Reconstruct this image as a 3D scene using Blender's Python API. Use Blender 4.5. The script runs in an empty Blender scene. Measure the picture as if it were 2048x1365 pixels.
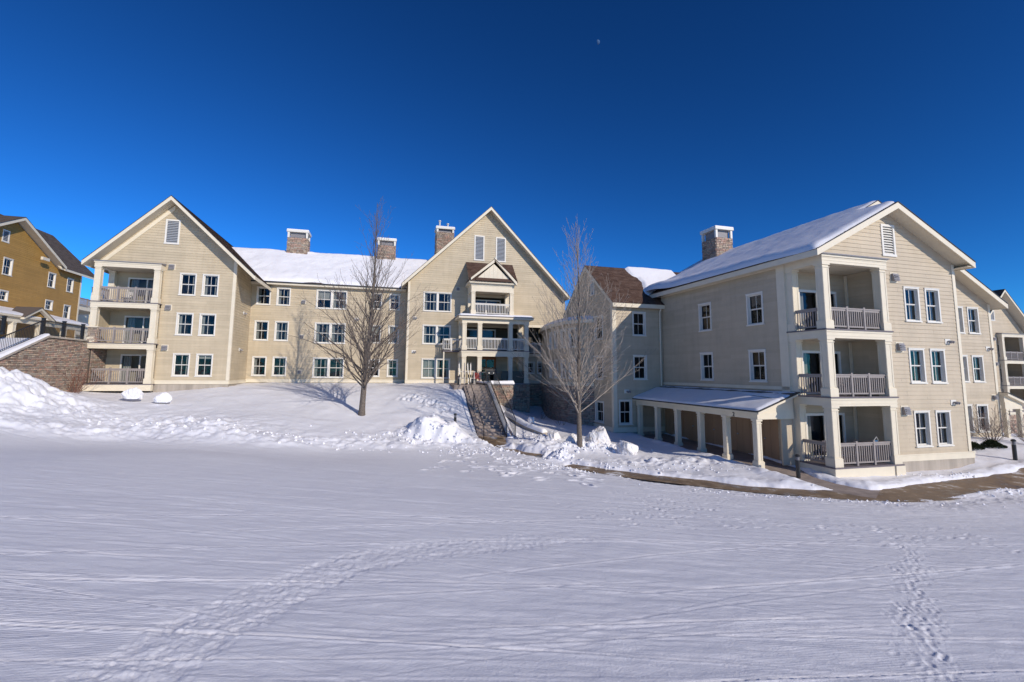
import bpy, bmesh, math, random
import numpy as np
from mathutils import Vector, Matrix
random.seed(7)
rng = np.random.default_rng(7)
PI = math.pi
scene = bpy.context.scene
COL = scene.collection

# ------------------------------------------------------------------ camera
cam_d = bpy.data.cameras.new('camera')
cam = bpy.data.objects.new('camera', cam_d)
COL.objects.link(cam)
scene.camera = cam
FPX = 940.23
TH, RO = .1109, .0097                      # pitch up, roll
cam_d.sensor_fit = 'HORIZONTAL'
cam_d.sensor_width = 36.0
cam_d.lens = FPX / 2048 * 36.0
cam_d.shift_x = 15.06 / 2048
cam_d.shift_y = -41.89 / 2048
cam_d.clip_start = .05
cam_d.clip_end = 3000
fw = Vector((0, math.cos(TH), math.sin(TH)))
dn0 = Vector((0, math.sin(TH), -math.cos(TH)))
rt0 = Vector((1, 0, 0))
rt = math.cos(RO) * rt0 - math.sin(RO) * dn0
dn = math.sin(RO) * rt0 + math.cos(RO) * dn0
cam.matrix_world = Matrix(((rt.x, -dn.x, -fw.x, 0), (rt.y, -dn.y, -fw.y, 0), (rt.z, -dn.z, -fw.z, 0), (0, 0, 0, 1)))

# ------------------------------------------------------------------ sun and sky
SUN_AZ = math.radians(44)                  # measured from -y towards +x
SUN_EL = math.radians(24)
sun_dir = Vector((math.sin(SUN_AZ) * math.cos(SUN_EL), -math.cos(SUN_AZ) * math.cos(SUN_EL), math.sin(SUN_EL)))
sl = bpy.data.lights.new('sun', 'SUN')
sl.energy = 3.05
sl.angle = math.radians(.55)
sl.color = (1.0, .90, .78)
so = bpy.data.objects.new('sun', sl)
COL.objects.link(so)
so.rotation_euler = sun_dir.to_track_quat('Z', 'Y').to_euler()
world = bpy.data.worlds.new('World')
scene.world = world
world.use_nodes = True
nt = world.node_tree
nt.nodes.clear()
sky = nt.nodes.new('ShaderNodeTexSky')
sky.sky_type = 'NISHITA'
sky.sun_disc = False
sky.sun_elevation = SUN_EL
sky.sun_rotation = PI - SUN_AZ
sky.altitude = 2500
sky.air_density = 1.0
sky.dust_density = 0.1
sky.ozone_density = 3.0
bc = nt.nodes.new('ShaderNodeMix'); bc.data_type = 'RGBA'; bc.blend_type = 'MULTIPLY'
bc.inputs['Factor'].default_value = 1.0
bc.inputs['B'].default_value = (.175, .42, .545, 1)
gmn = nt.nodes.new('ShaderNodeGamma')                # deep, contrasty polarised winter sky
gmn.inputs['Gamma'].default_value = 1.5
bg = nt.nodes.new('ShaderNodeBackground')
bg.inputs['Strength'].default_value = .12
wo = nt.nodes.new('ShaderNodeOutputWorld')
nt.links.new(sky.outputs[0], bc.inputs['A'])
nt.links.new(bc.outputs['Result'], gmn.inputs['Color'])
nt.links.new(gmn.outputs[0], bg.inputs['Color'])
nt.links.new(bg.outputs[0], wo.inputs[0])
vs = scene.view_settings
vs.view_transform = 'Standard'
vs.look = 'None'
vs.exposure = 0.3
vs.gamma = 1.0
vs.use_curve_mapping = False

# ------------------------------------------------------------------ materials
def new_mat(name):
    m = bpy.data.materials.new(name); m.use_nodes = True
    n = m.node_tree.nodes; l = m.node_tree.links
    return m, n, l, n['Principled BSDF']
def N(nodes, t, **kw):
    x = nodes.new(t)
    for k, v in kw.items():
        if k in ('i',):
            for kk, vv in v.items(): x.inputs[kk].default_value = vv
        else: setattr(x, k, v)
    return x
def ramp(nodes, stops):
    r = nodes.new('ShaderNodeValToRGB'); e = r.color_ramp.elements
    e[0].position, e[0].color = stops[0][0], (*stops[0][1], 1)
    e[1].position, e[1].color = stops[-1][0], (*stops[-1][1], 1)
    for p, c in stops[1:-1]:
        q = e.new(p); q.color = (*c, 1)
    return r
def mul(c, k): return tuple(min(1, x * k) for x in c)
def mat_noise(name, c, var=.12, scale=3.0, rough=.6, bump=0.0, bscale=40.0, spec=.3, streak=False):
    m, n, l, p = new_mat(name)
    tc = N(n, 'ShaderNodeTexCoord')
    mp = N(n, 'ShaderNodeMapping')
    if streak: mp.inputs['Scale'].default_value = (1, 1, .12)
    l.new(tc.outputs['Object'], mp.inputs[0])
    nz = N(n, 'ShaderNodeTexNoise', i={'Scale': scale, 'Detail': 6.0, 'Roughness': .6})
    l.new(mp.outputs[0], nz.inputs[0])
    r = ramp(n, [(.3, mul(c, 1 - var)), (.7, mul(c, 1 + var))])
    l.new(nz.outputs[0], r.inputs[0]); l.new(r.outputs[0], p.inputs['Base Color'])
    p.inputs['Roughness'].default_value = rough
    p.inputs['Specular IOR Level'].default_value = spec
    if bump:
        b = N(n, 'ShaderNodeBump', i={'Strength': bump, 'Distance': .02})
        n2 = N(n, 'ShaderNodeTexNoise', i={'Scale': bscale, 'Detail': 5.0})
        l.new(tc.outputs['Object'], n2.inputs[0]); l.new(n2.outputs[0], b.inputs['Height']); l.new(b.outputs[0], p.inputs['Normal'])
    return m
def mat_island(name, cols, rough=.75, bump=.3, bscale=25.0):
    m, n, l, p = new_mat(name)
    g = N(n, 'ShaderNodeNewGeometry')
    r = ramp(n, [(i / max(1, len(cols) - 1), c) for i, c in enumerate(cols)])
    r.color_ramp.interpolation = 'LINEAR'
    l.new(g.outputs['Random Per Island'], r.inputs[0])
    tc = N(n, 'ShaderNodeTexCoord')
    nz = N(n, 'ShaderNodeTexNoise', i={'Scale': bscale, 'Detail': 6.0})
    l.new(tc.outputs['Object'], nz.inputs[0])
    mx = N(n, 'ShaderNodeMix', data_type='RGBA', blend_type='MULTIPLY'); mx.inputs['Factor'].default_value = .55
    r2 = ramp(n, [(.3, (.55, .55, .55)), (.7, (1, 1, 1))])
    l.new(nz.outputs[0], r2.inputs[0]); l.new(r.outputs[0], mx.inputs['A']); l.new(r2.outputs[0], mx.inputs['B'])
    l.new(mx.outputs['Result'], p.inputs['Base Color'])
    b = N(n, 'ShaderNodeBump', i={'Strength': bump, 'Distance': .02})
    l.new(nz.outputs[0], b.inputs['Height']); l.new(b.outputs[0], p.inputs['Normal'])
    p.inputs['Roughness'].default_value = rough
    p.inputs['Specular IOR Level'].default_value = .2
    return m
def mat_siding(name, c):
    # painted clapboard: colour drifts board by board and with damp staining
    m, n, l, p = new_mat(name)
    g = N(n, 'ShaderNodeNewGeometry')
    tc = N(n, 'ShaderNodeTexCoord')
    nz = N(n, 'ShaderNodeTexNoise', i={'Scale': .7, 'Detail': 7.0, 'Roughness': .65})
    l.new(tc.outputs['Object'], nz.inputs[0])
    r = ramp(n, [(.3, mul(c, .9)), (.7, mul(c, 1.07))])
    l.new(nz.outputs[0], r.inputs[0])
    mp = N(n, 'ShaderNodeMapping'); mp.inputs['Scale'].default_value = (2.2, 2.2, .16); l.new(tc.outputs['Object'], mp.inputs[0])
    n3 = N(n, 'ShaderNodeTexNoise', i={'Scale': 1.3, 'Detail': 6.0, 'Roughness': .6}); l.new(mp.outputs[0], n3.inputs[0])
    r3 = ramp(n, [(.34, (.80, .79, .77)), (.52, (1, 1, 1))]); l.new(n3.outputs[0], r3.inputs[0])
    m3 = N(n, 'ShaderNodeMix', data_type='RGBA', blend_type='MULTIPLY'); m3.inputs['Factor'].default_value = .28
    l.new(r.outputs[0], m3.inputs['A']); l.new(r3.outputs[0], m3.inputs['B']); r = m3
    r2 = ramp(n, [(0, (.88, .88, .87)), (1, (1.0, 1.0, 1.0))])
    l.new(g.outputs['Random Per Island'], r2.inputs[0])
    mx = N(n, 'ShaderNodeMix', data_type='RGBA', blend_type='MULTIPLY'); mx.inputs['Factor'].default_value = 1
    l.new(r.outputs['Result'], mx.inputs['A']); l.new(r2.outputs[0], mx.inputs['B'])
    l.new(mx.outputs['Result'], p.inputs['Base Color'])
    p.inputs['Roughness'].default_value = .55
    p.inputs['Specular IOR Level'].default_value = .25
    return m
M = {}
M['siding_l'] = mat_siding('siding_yellow_cream', (.56, .47, .33))
M['siding_r'] = mat_siding('siding_cream', (.56, .47, .345))
M['mustard'] = mat_siding('siding_mustard', (.45, .265, .075))
M['trim'] = mat_noise('trim_cream', (.72, .645, .50), .05, 2.0, .5)
M['white'] = mat_noise('window_white', (.74, .71, .64), .03, 2.0, .4)
M['soffit'] = mat_noise('soffit_cream', (.62, .55, .42), .05, 2.0, .6)
M['rail'] = mat_noise('rail_taupe', (.30, .265, .245), .08, 4.0, .5)
M['rail_w'] = mat_noise('rail_white', (.66, .63, .57), .05, 4.0, .5)
M['deckgrey'] = mat_noise('deck_grey', (.16, .14, .15), .15, 5.0, .7)
M['black'] = mat_noise('black_metal', (.018, .018, .02), .2, 5.0, .35, spec=.5)
M['grey'] = mat_noise('vent_grey', (.24, .23, .24), .15, 6.0, .5)
M['concrete'] = mat_noise('foundation_concrete', (.40, .35, .29), .28, 1.6, .85, .3, 30, streak=True)
M['stairc'] = mat_noise('stair_concrete', (.31, .255, .22), .25, 2.2, .85, .4, 30)
M['door'] = mat_noise('door_brown', (.42, .26, .15), .14, 1.4, .5, streak=True)
M['wood'] = mat_noise('wood_orange', (.36, .12, .03), .2, 5.0, .4)
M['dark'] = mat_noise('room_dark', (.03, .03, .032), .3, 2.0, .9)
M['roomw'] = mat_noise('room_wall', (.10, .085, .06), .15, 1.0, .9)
M['louver'] = mat_noise('louver_blue_grey', (.33, .35, .38), .06, 3.0, .5)
M['bark'] = mat_noise('bark', (.15, .125, .105), .4, 14.0, .9, .9, 60)
M['twig'] = mat_noise('twig', (.21, .165, .145), .25, 6.0, .85)
M['twig_pale'] = mat_noise('twig_pale', (.30, .26, .225), .25, 6.0, .85)
M['twig_red'] = mat_noise('twig_red', (.17, .075, .05), .3, 6.0, .85)
M['evergreen'] = mat_noise('evergreen', (.022, .035, .012), .5, 9.0, .8)
M['flash'] = mat_noise('flashing_dark', (.03, .03, .034), .2, 4.0, .4)
M['blue'] = mat_noise('blue_plastic', (.06, .16, .32), .1, 4.0, .35)
M['red'] = mat_noise('red_paint', (.28, .03, .025), .2, 4.0, .4)
M['steel'] = mat_noise('steel', (.42, .43, .45), .1, 6.0, .3)
M['moon'] = mat_noise('moon_in_haze', (.05, .11, .23), .35, .5, .9)  # blue of the sky haze before the moon is mixed into its colour
M['shingle'] = mat_island('shingle_brown', [(.075, .045, .034), (.135, .085, .064), (.10, .06, .045), (.16, .105, .082)], .8, .4, 18)
M['shingle_g'] = mat_island('shingle_grey_brown', [(.10, .08, .068), (.15, .122, .105), (.12, .098, .085)], .8, .4, 18)
M['stone'] = mat_island('ledge_stone', [(.24, .19, .155), (.50, .33, .25), (.42, .35, .27), (.60, .46, .34), (.34, .30, .26), (.55, .34, .26), (.48, .42, .34), (.28, .21, .165)], .85, .6, 14)
m, n, l, p = new_mat('stone_joint'); p.inputs['Base Color'].default_value = (.075, .062, .05, 1); p.inputs['Roughness'].default_value = .95; M['joint'] = m

def mat_glass():
    m, n, l, p = new_mat('window_glass')
    n.remove(p)
    out = n['Material Output']
    fr = N(n, 'ShaderNodeFresnel', i={'IOR': 1.42})
    tr = N(n, 'ShaderNodeBsdfTransparent', i={'Color': (.72, .76, .78, 1)})
    gl = N(n, 'ShaderNodeBsdfGlossy', i={'Roughness': .015, 'Color': (.9, .95, 1, 1)})
    tc = N(n, 'ShaderNodeTexCoord')
    nz = N(n, 'ShaderNodeTexNoise', i={'Scale': 2.2, 'Detail': 2.0})
    b = N(n, 'ShaderNodeBump', i={'Strength': .05, 'Distance': .1})
    l.new(tc.outputs['Object'], nz.inputs[0]); l.new(nz.outputs[0], b.inputs['Height']); l.new(b.outputs[0], gl.inputs['Normal'])
    mx = N(n, 'ShaderNodeMixShader')
    l.new(fr.outputs[0], mx.inputs[0]); l.new(tr.outputs[0], mx.inputs[1]); l.new(gl.outputs[0], mx.inputs[2])
    l.new(mx.outputs[0], out.inputs[0])
    return m
M['glass'] = mat_glass()
def mat_curtain():
    m, n, l, p = new_mat('curtain_cloth')
    tc = N(n, 'ShaderNodeTexCoord')
    wv = N(n, 'ShaderNodeTexWave', i={'Scale': 4.5, 'Distortion': 1.2, 'Detail': 2.0})
    l.new(tc.outputs['Object'], wv.inputs[0])
    r = ramp(n, [(0, (.30, .29, .25)), (1, (.50, .49, .44))])
    l.new(wv.outputs[0], r.inputs[0]); l.new(r.outputs[0], p.inputs['Base Color'])
    p.inputs['Roughness'].default_value = .9
    return m
M['curtain'] = mat_curtain()
M['blind'] = mat_noise('roller_blind', (.42, .40, .35), .06, 2.0, .8)

def mat_snow(name, groom=False):
    m, n, l, p = new_mat(name)
    tc = N(n, 'ShaderNodeTexCoord')
    nz = N(n, 'ShaderNodeTexNoise', i={'Scale': .35, 'Detail': 8.0, 'Roughness': .6})
    l.new(tc.outputs['Object'], nz.inputs[0])
    r = ramp(n, [(.3, (.83, .83, .86)), (.7, (.89, .89, .91))])
    l.new(nz.outputs[0], r.inputs[0])
    l.new(r.outputs[0], p.inputs['Base Color'])
    p.inputs['Roughness'].default_value = .55
    p.inputs['Specular IOR Level'].default_value = .25
    f = N(n, 'ShaderNodeTexNoise', i={'Scale': 34.0, 'Detail': 8.0, 'Roughness': .7})
    l.new(tc.outputs['Object'], f.inputs[0])
    b1 = N(n, 'ShaderNodeBump', i={'Strength': .55, 'Distance': .016})
    l.new(f.outputs[0], b1.inputs['Height'])
    last = b1
    if groom:
        # groomer corduroy: fine parallel ridges, worn away in patches
        at = N(n, 'ShaderNodeAttribute', attribute_name='groom')
        mp = N(n, 'ShaderNodeMapping'); mp.inputs['Rotation'].default_value = (0, 0, math.radians(-14))
        l.new(tc.outputs['Object'], mp.inputs[0])
        ds = N(n, 'ShaderNodeTexNoise', i={'Scale': .25, 'Detail': 2.0})
        l.new(tc.outputs['Object'], ds.inputs[0])
        wv = N(n, 'ShaderNodeTexWave', bands_direction='Y', i={'Scale': 7.5, 'Distortion': 1.6, 'Detail': 3.0, 'Detail Scale': .4})
        l.new(mp.outputs[0], wv.inputs[0])
        # long scrape streaks
        mp2 = N(n, 'ShaderNodeMapping'); mp2.inputs['Rotation'].default_value = (0, 0, math.radians(-6)); mp2.inputs['Scale'].default_value = (.5, 26, 1)
        l.new(tc.outputs['Object'], mp2.inputs[0])
        st = N(n, 'ShaderNodeTexNoise', i={'Scale': 1.0, 'Detail': 7.0, 'Roughness': .65})
        l.new(mp2.outputs[0], st.inputs[0])
        pm = N(n, 'ShaderNodeTexNoise', i={'Scale': .22, 'Detail': 4.0})
        l.new(tc.outputs['Object'], pm.inputs[0])
        pr = ramp(n, [(.40, (0, 0, 0)), (.62, (1, 1, 1))])
        l.new(pm.outputs[0], pr.inputs[0])
        m1 = N(n, 'ShaderNodeMath', operation='MULTIPLY'); l.new(at.outputs['Fac'], m1.inputs[0]); l.new(pr.outputs[0], m1.inputs[1])
        m2 = N(n, 'ShaderNodeMath', operation='MULTIPLY'); l.new(m1.outputs[0], m2.inputs[0]); l.new(wv.outputs[0], m2.inputs[1])
        m3 = N(n, 'ShaderNodeMath', operation='MULTIPLY'); l.new(at.outputs['Fac'], m3.inputs[0]); l.new(st.outputs[0], m3.inputs[1])
        b2 = N(n, 'ShaderNodeBump', i={'Strength': .35, 'Distance': .010})
        l.new(m2.outputs[0], b2.inputs['Height']); l.new(b1.outputs[0], b2.inputs['Normal'])
        b3 = N(n, 'ShaderNodeBump', i={'Strength': .45, 'Distance': .008})
        l.new(m3.outputs[0], b3.inputs['Height']); l.new(b2.outputs[0], b3.inputs['Normal'])
        last = b3
    l.new(last.outputs[0], p.inputs['Normal'])
    return m
M['snow'] = mat_snow('snow')
M['snow_f'] = mat_snow('snow_field', True)
def mat_dirty_snow():
    m, n, l, p = new_mat('dirty_snow')
    tc = N(n, 'ShaderNodeTexCoord')
    nz = N(n, 'ShaderNodeTexNoise', i={'Scale': 2.6, 'Detail': 8.0, 'Roughness': .7})
    l.new(tc.outputs['Object'], nz.inputs[0])
    r = ramp(n, [(.30, (.45, .37, .27)), (.46, (.78, .76, .74)), (.6, (.86, .86, .88))])
    l.new(nz.outputs[0], r.inputs[0]); l.new(r.outputs[0], p.inputs['Base Color'])
    b = N(n, 'ShaderNodeBump', i={'Strength': .7, 'Distance': .04})
    n2 = N(n, 'ShaderNodeTexNoise', i={'Scale': 9.0, 'Detail': 8.0, 'Roughness': .7})
    l.new(tc.outputs['Object'], n2.inputs[0]); l.new(n2.outputs[0], b.inputs['Height']); l.new(b.outputs[0], p.inputs['Normal'])
    p.inputs['Roughness'].default_value = .6
    return m
M['snow_d'] = mat_dirty_snow()
def mat_path():
    m, n, l, p = new_mat('wet_path')
    tc = N(n, 'ShaderNodeTexCoord')
    nz = N(n, 'ShaderNodeTexNoise', i={'Scale': 1.1, 'Detail': 8.0, 'Roughness': .65})
    l.new(tc.outputs['Object'], nz.inputs[0])
    r = ramp(n, [(.34, (.085, .052, .028)), (.48, (.19, .125, .07)), (.58, (.30, .22, .14)), (.66, (.62, .60, .58))])
    l.new(nz.outputs[0], r.inputs[0]); l.new(r.outputs[0], p.inputs['Base Color'])
    r2 = ramp(n, [(.35, (.25, .25, .25)), (.6, (.85, .85, .85))])
    l.new(nz.outputs[0], r2.inputs[0]); l.new(r2.outputs[0], p.inputs['Roughness'])
    b = N(n, 'ShaderNodeBump', i={'Strength': .4, 'Distance': .02})
    n2 = N(n, 'ShaderNodeTexNoise', i={'Scale': 16.0, 'Detail': 8.0})
    l.new(tc.outputs['Object'], n2.inputs[0]); l.new(n2.outputs[0], b.inputs['Height']); l.new(b.outputs[0], p.inputs['Normal'])
    return m
M['path'] = mat_path()

# ------------------------------------------------------------------ mesh helpers
class MB:
    def __init__(s): s.v = []; s.f = []
    def face(s, *pts):
        i = len(s.v); s.v.extend([tuple(p) for p in pts]); s.f.append(tuple(range(i, i + len(pts))))
    def hexa(s, b, t):                      # bottom 4, top 4 (same winding)
        i = len(s.v); s.v.extend([tuple(p) for p in b]); s.v.extend([tuple(p) for p in t]); n = len(b)
        s.f.append(tuple(i + k for k in reversed(range(n)))); s.f.append(tuple(i + n + k for k in range(n)))
        for k in range(n):
            k2 = (k + 1) % n
            s.f.append((i + k, i + k2, i + n + k2, i + n + k))
    def box(s, x0, x1, y0, y1, z0, z1):
        s.hexa([(x0, y0, z0), (x1, y0, z0), (x1, y1, z0), (x0, y1, z0)], [(x0, y0, z1), (x1, y0, z1), (x1, y1, z1), (x0, y1, z1)])
    def slab(s, p, th):                     # quad p, thickened downwards
        s.hexa([(a[0], a[1], a[2] - th) for a in p], p)
    def tube(s, pts, rad, n=6, cap=True):
        P = [Vector(p) for p in pts]; i0 = len(s.v); k = len(P); up = None
        for j in range(k):
            d = (P[min(j + 1, k - 1)] - P[max(j - 1, 0)])
            d = d.normalized() if d.length > 1e-9 else Vector((0, 0, 1))
            if up is None: up = d.orthogonal().normalized()
            a = (up - d * up.dot(d))
            a = a.normalized() if a.length > 1e-6 else d.orthogonal().normalized()
            up = a; b = d.cross(a)
            r = rad[j] if hasattr(rad, '__len__') else rad
            for q in range(n):
                t = 2 * PI * q / n
                s.v.append(tuple(P[j] + (a * math.cos(t) + b * math.sin(t)) * r))
        for j in range(k - 1):
            for q in range(n):
                q2 = (q + 1) % n
                s.f.append((i0 + j * n + q, i0 + j * n + q2, i0 + (j + 1) * n + q2, i0 + (j + 1) * n + q))
        if cap:
            s.f.append(tuple(i0 + q for q in reversed(range(n)))); s.f.append(tuple(i0 + (k - 1) * n + q for q in range(n)))
    def mesh(s, name, m):
        me = bpy.data.meshes.new(name); me.from_pydata(s.v, [], s.f); me.materials.append(m); me.update(); return me
WL = {}                                      # world location of empties
def wl(o): return WL.get(o.name, Vector((0, 0, 0)))
def empty(name, loc, parent=None):
    o = bpy.data.objects.new(name, None); o.empty_display_size = .3; COL.objects.link(o)
    L = Vector(loc)
    if parent: o.parent = parent; o.location = L - wl(parent)
    else: o.location = L
    WL[o.name] = L
    return o
def thing(name, label, cat, loc, group=None):
    o = empty(name, loc); o['label'] = label; o['category'] = cat
    if group: o['group'] = group
    return o
def tag(o, label, cat, group=None):
    o['label'] = label; o['category'] = cat
    if group: o['group'] = group
def obj(name, mb, mat, parent=None, kind=None, smooth=False, base=None):
    """mb in world coordinates, linked under parent"""
    if not mb.v: return None
    L = wl(parent) if parent else Vector(base or (0, 0, 0))
    a = np.array(mb.v, dtype=float) - np.array(L)
    me = bpy.data.meshes.new(name); me.from_pydata(a.tolist(), [], mb.f)
    me.materials.append(M[mat] if isinstance(mat, str) else mat)
    if smooth: me.polygons.foreach_set('use_smooth', [True] * len(me.polygons))
    me.update()
    o = bpy.data.objects.new(name, me); COL.objects.link(o)
    if parent: o.parent = parent; WL[o.name] = L
    else: o.location = L; WL[o.name] = L
    if kind: o['kind'] = kind
    return o
class F:
    """facade frame: u along the wall, off outwards, z up"""
    def __init__(s, x, y, ang):
        s.x, s.y, s.a = x, y, ang; s.d = (math.cos(ang), math.sin(ang)); s.n = (s.d[1], -s.d[0])
    def P(s, u, off, z): return (s.x + u * s.d[0] + off * s.n[0], s.y + u * s.d[1] + off * s.n[1], z)
    def side(s, u, off, sgn):                # frame of a wall running back along -n: faces -d (sgn -1) or +d (sgn 1)
        x, y, _ = s.P(u, off, 0)
        return F(x, y, s.a - PI / 2) if sgn < 0 else F(x, y, s.a + PI / 2)
    def box(s, mb, u0, u1, o0, o1, z0, z1):
        mb.hexa([s.P(u0, o1, z0), s.P(u1, o1, z0), s.P(u1, o0, z0), s.P(u0, o0, z0)], [s.P(u0, o1, z1), s.P(u1, o1, z1), s.P(u1, o0, z1), s.P(u0, o0, z1)])
    def prism(s, mb, poly, o0, o1):          # polygon in (u,z), extruded along off
        a = [s.P(u, o0, z) for u, z in poly]; b = [s.P(u, o1, z) for u, z in poly]
        mb.hexa(a, b)

def uspan(poly, z):
    us = []
    n = len(poly)
    for i in range(n):
        (u0, z0), (u1, z1) = poly[i], poly[(i + 1) % n]
        if abs(z1 - z0) < 1e-9:
            if abs(z - z0) < 1e-6: us += [u0, u1]
        elif min(z0, z1) - 1e-6 <= z <= max(z0, z1) + 1e-6:
            us.append(u0 + (u1 - u0) * (z - z0) / (z1 - z0))
    return (min(us), max(us)) if us else None
def siding(f, poly, holes=(), off=0.0, exp=.2, t=.022, zref=None, single_=False):
    """lapped clapboards; returns {course: MB}"""
    z0 = min(z for _, z in poly); z1 = max(z for _, z in poly)
    zr = z0 if zref is None else zref
    out = {}
    zs = {round(z, 4) for _, z in poly} | {round(h[2], 4) for h in holes} | {round(h[3], 4) for h in holes}
    k = math.floor((z0 - zr) / exp)
    while zr + k * exp < z1: zs.add(round(zr + k * exp, 4)); k += 1
    zs = sorted(z for z in zs if z0 - 1e-6 <= z <= z1 + 1e-6)
    for a, b in zip(zs[:-1], zs[1:]):
        if b - a < .002: continue
        e = .0005
        s0, s1 = uspan(poly, a + e), uspan(poly, b - e)
        if not s0 or not s1: continue
        mid = (a + b) / 2
        c = math.floor((mid - zr) / exp); zc = zr + c * exp
        oa = off + .004 + t * (1 - (a - zc) / exp); ob = off + .004 + t * (1 - (b - zc) / exp)
        iv = [(s0[0], s1[0], s0[1], s1[1])]
        for h in holes:
            if h[2] - 1e-6 < mid < h[3] + 1e-6:
                nv = []
                for (la, lb, ra, rb) in iv:
                    if h[1] <= min(la, lb) or h[0] >= max(ra, rb): nv.append((la, lb, ra, rb)); continue
                    if h[0] > min(la, lb): nv.append((min(la, h[0]), min(lb, h[0]), h[0], h[0]))
                    if h[1] < max(ra, rb): nv.append((h[1], h[1], max(ra, h[1]), max(rb, h[1])))
                iv = nv
        cut = []
        for (la, lb, ra, rb) in iv:
            x0 = max(la, lb); q0 = (la, lb); j = 0; ph = ((c * 7919 + 13) % 97) / 97 * 3.6
            q = math.floor(x0 / 3.6) * 3.6 + ph
            while q < min(ra, rb) - .35:
                if q > x0 + .35: cut.append((*q0, q - .002, q - .002)); q0 = (q + .002, q + .002)
                q += 3.6
            cut.append((*q0, ra, rb))
        for ki, (la, lb, ra, rb) in enumerate(cut):
            mb = out.setdefault((c, round((la + lb + .2) / 2 / .4) if single_ else 0), MB())
            if max(ra - la, rb - lb) < .005: continue
            i = len(mb.v)
            mb.v += [f.P(la, oa, a), f.P(ra, oa, a), f.P(rb, ob, b), f.P(lb, ob, b)]; mb.f.append((i, i + 1, i + 2, i + 3))
            if abs(a - zc) < 1e-3:
                mb.v += [f.P(la, off + .003, a), f.P(ra, off + .003, a)]; mb.f.append((i + 4, i + 5, i + 1, i))
    return out
def siding_obj(parent, f, poly, holes, mat, off=0.0, zref=None, name='siding', exp=.2, t=.022, single=False):
    cs = siding(f, poly, holes, off, exp, t, zref, single)
    if single:
        for c in sorted(cs): obj('clapboard', cs[c], mat, parent)
        return
    mb = MB()
    for c in sorted(cs):
        i = len(mb.v); mb.v += cs[c].v; mb.f += [tuple(q + i for q in ff) for ff in cs[c].f]
    return obj(name, mb, mat, parent, kind='stuff')

# ---- windows -----------------------------------------------------
WCACHE = {}
def win_meshes(w, h, n=1, muntin=True):
    key = (round(w, 2), round(h, 2), n, muntin)
    if key in WCACHE: return WCACHE[key]
    cw = .085; D = {}
    def b(mb, x0, x1, o0, o1, z0, z1): mb.box(x0, x1, -o1, -o0, z0, z1)
    fr = MB()
    b(fr, 0, cw, -.02, .05, .07, h - cw); b(fr, w - cw, w, -.02, .05, .07, h - cw)
    b(fr, 0, w, -.02, .055, h - cw, h - .02); b(fr, -.025, w + .025, -.02, .075, h - .02, h + .012)
    b(fr, -.03, w + .03, -.02, .085, 0, .055); b(fr, 0, w, -.02, .045, .055, .09)
    x0, x1, z0, z1 = cw, w - cw, .09, h - cw
    dp = .15
    b(fr, x0 - .02, x0 + .012, -dp, -.0205, z0, z1); b(fr, x1 - .012, x1 + .02, -dp, -.0205, z0, z1)
    b(fr, x0, x1, -dp, -.0205, z1 - .012, z1 + .02); b(fr, x0, x1, -dp, -.0205, z0 - .02, z0 + .012)
    units = []
    if n == 1: units = [(x0 + .012, x1 - .012)]
    else:
        mw = .17; c = w / 2
        b(fr, c - mw / 2, c + mw / 2, -.12, .045, z0 + .012, z1 - .012)
        units = [(x0 + .012, c - mw / 2), (c + mw / 2, x1 - .012)]
    sash = MB(); D['panes'] = []
    a0, a1 = z0 + .012, z1 - .012; zm = (a0 + a1) / 2
    for (u0, u1) in units:
        s = .042
        for (q0, q1, o) in ((zm, a1, -.075), (a0, zm + .02, -.105)):
            b(sash, u0, u0 + s, o - .03, o, q0, q1); b(sash, u1 - s, u1, o - .03, o, q0, q1)
            b(sash, u0 + s, u1 - s, o - .03, o, q0, q0 + s); b(sash, u0 + s, u1 - s, o - .03, o, q1 - s, q1)
            if muntin:
                c = (u0 + u1) / 2
                b(sash, c - .011, c + .011, o - .024, o - .004, q0 + s, q1 - s)
                parts = [(u0 + s, c - .011), (c + .011, u1 - s)]
            else: parts = [(u0 + s, u1 - s)]
            for (p0, p1) in parts:
                g = MB(); y = -(o - .015)
                g.face((p0, y, q0 + s), (p1, y, q0 + s), (p1, y, q1 - s), (p0, y, q1 - s))
                D['panes'].append(g.mesh('pane', M['glass']))
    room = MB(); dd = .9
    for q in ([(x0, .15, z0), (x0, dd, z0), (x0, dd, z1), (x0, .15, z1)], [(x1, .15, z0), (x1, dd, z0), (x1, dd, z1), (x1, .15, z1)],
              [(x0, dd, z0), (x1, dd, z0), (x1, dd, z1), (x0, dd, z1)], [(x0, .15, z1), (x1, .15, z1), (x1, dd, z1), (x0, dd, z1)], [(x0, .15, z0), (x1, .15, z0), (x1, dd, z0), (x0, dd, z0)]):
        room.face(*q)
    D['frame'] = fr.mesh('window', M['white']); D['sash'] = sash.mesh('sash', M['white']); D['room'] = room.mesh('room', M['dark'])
    D['units'] = units; D['z'] = (a0, a1)
    WCACHE[key] = D
    return D
CURT = {}
def curtain_mesh(u0, u1, z0, z1):
    key = (round(u0, 2), round(u1, 2), round(z0, 2), round(z1, 2))
    if key in CURT: return CURT[key]
    mb = MB(); k = max(4, int((u1 - u0) / .03)); i0 = len(mb.v)
    for j in range(k + 1):
        x = u0 + (u1 - u0) * j / k; y = .23 + .022 * math.sin(j * 1.55) + .008 * math.sin(j * .6)
        mb.v += [(x, y, z0), (x, y, z1)]
    for j in range(k): mb.f.append((i0 + 2 * j, i0 + 2 * j + 2, i0 + 2 * j + 3, i0 + 2 * j + 1))
    CURT[key] = mb.mesh('curtain', M['curtain']); return CURT[key]
def link(name, me, parent, loc=(0, 0, 0), rz=0.0):
    o = bpy.data.objects.new(name, me); COL.objects.link(o); o.parent = parent; o.location = loc; o.rotation_euler = (0, 0, rz); return o
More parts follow.
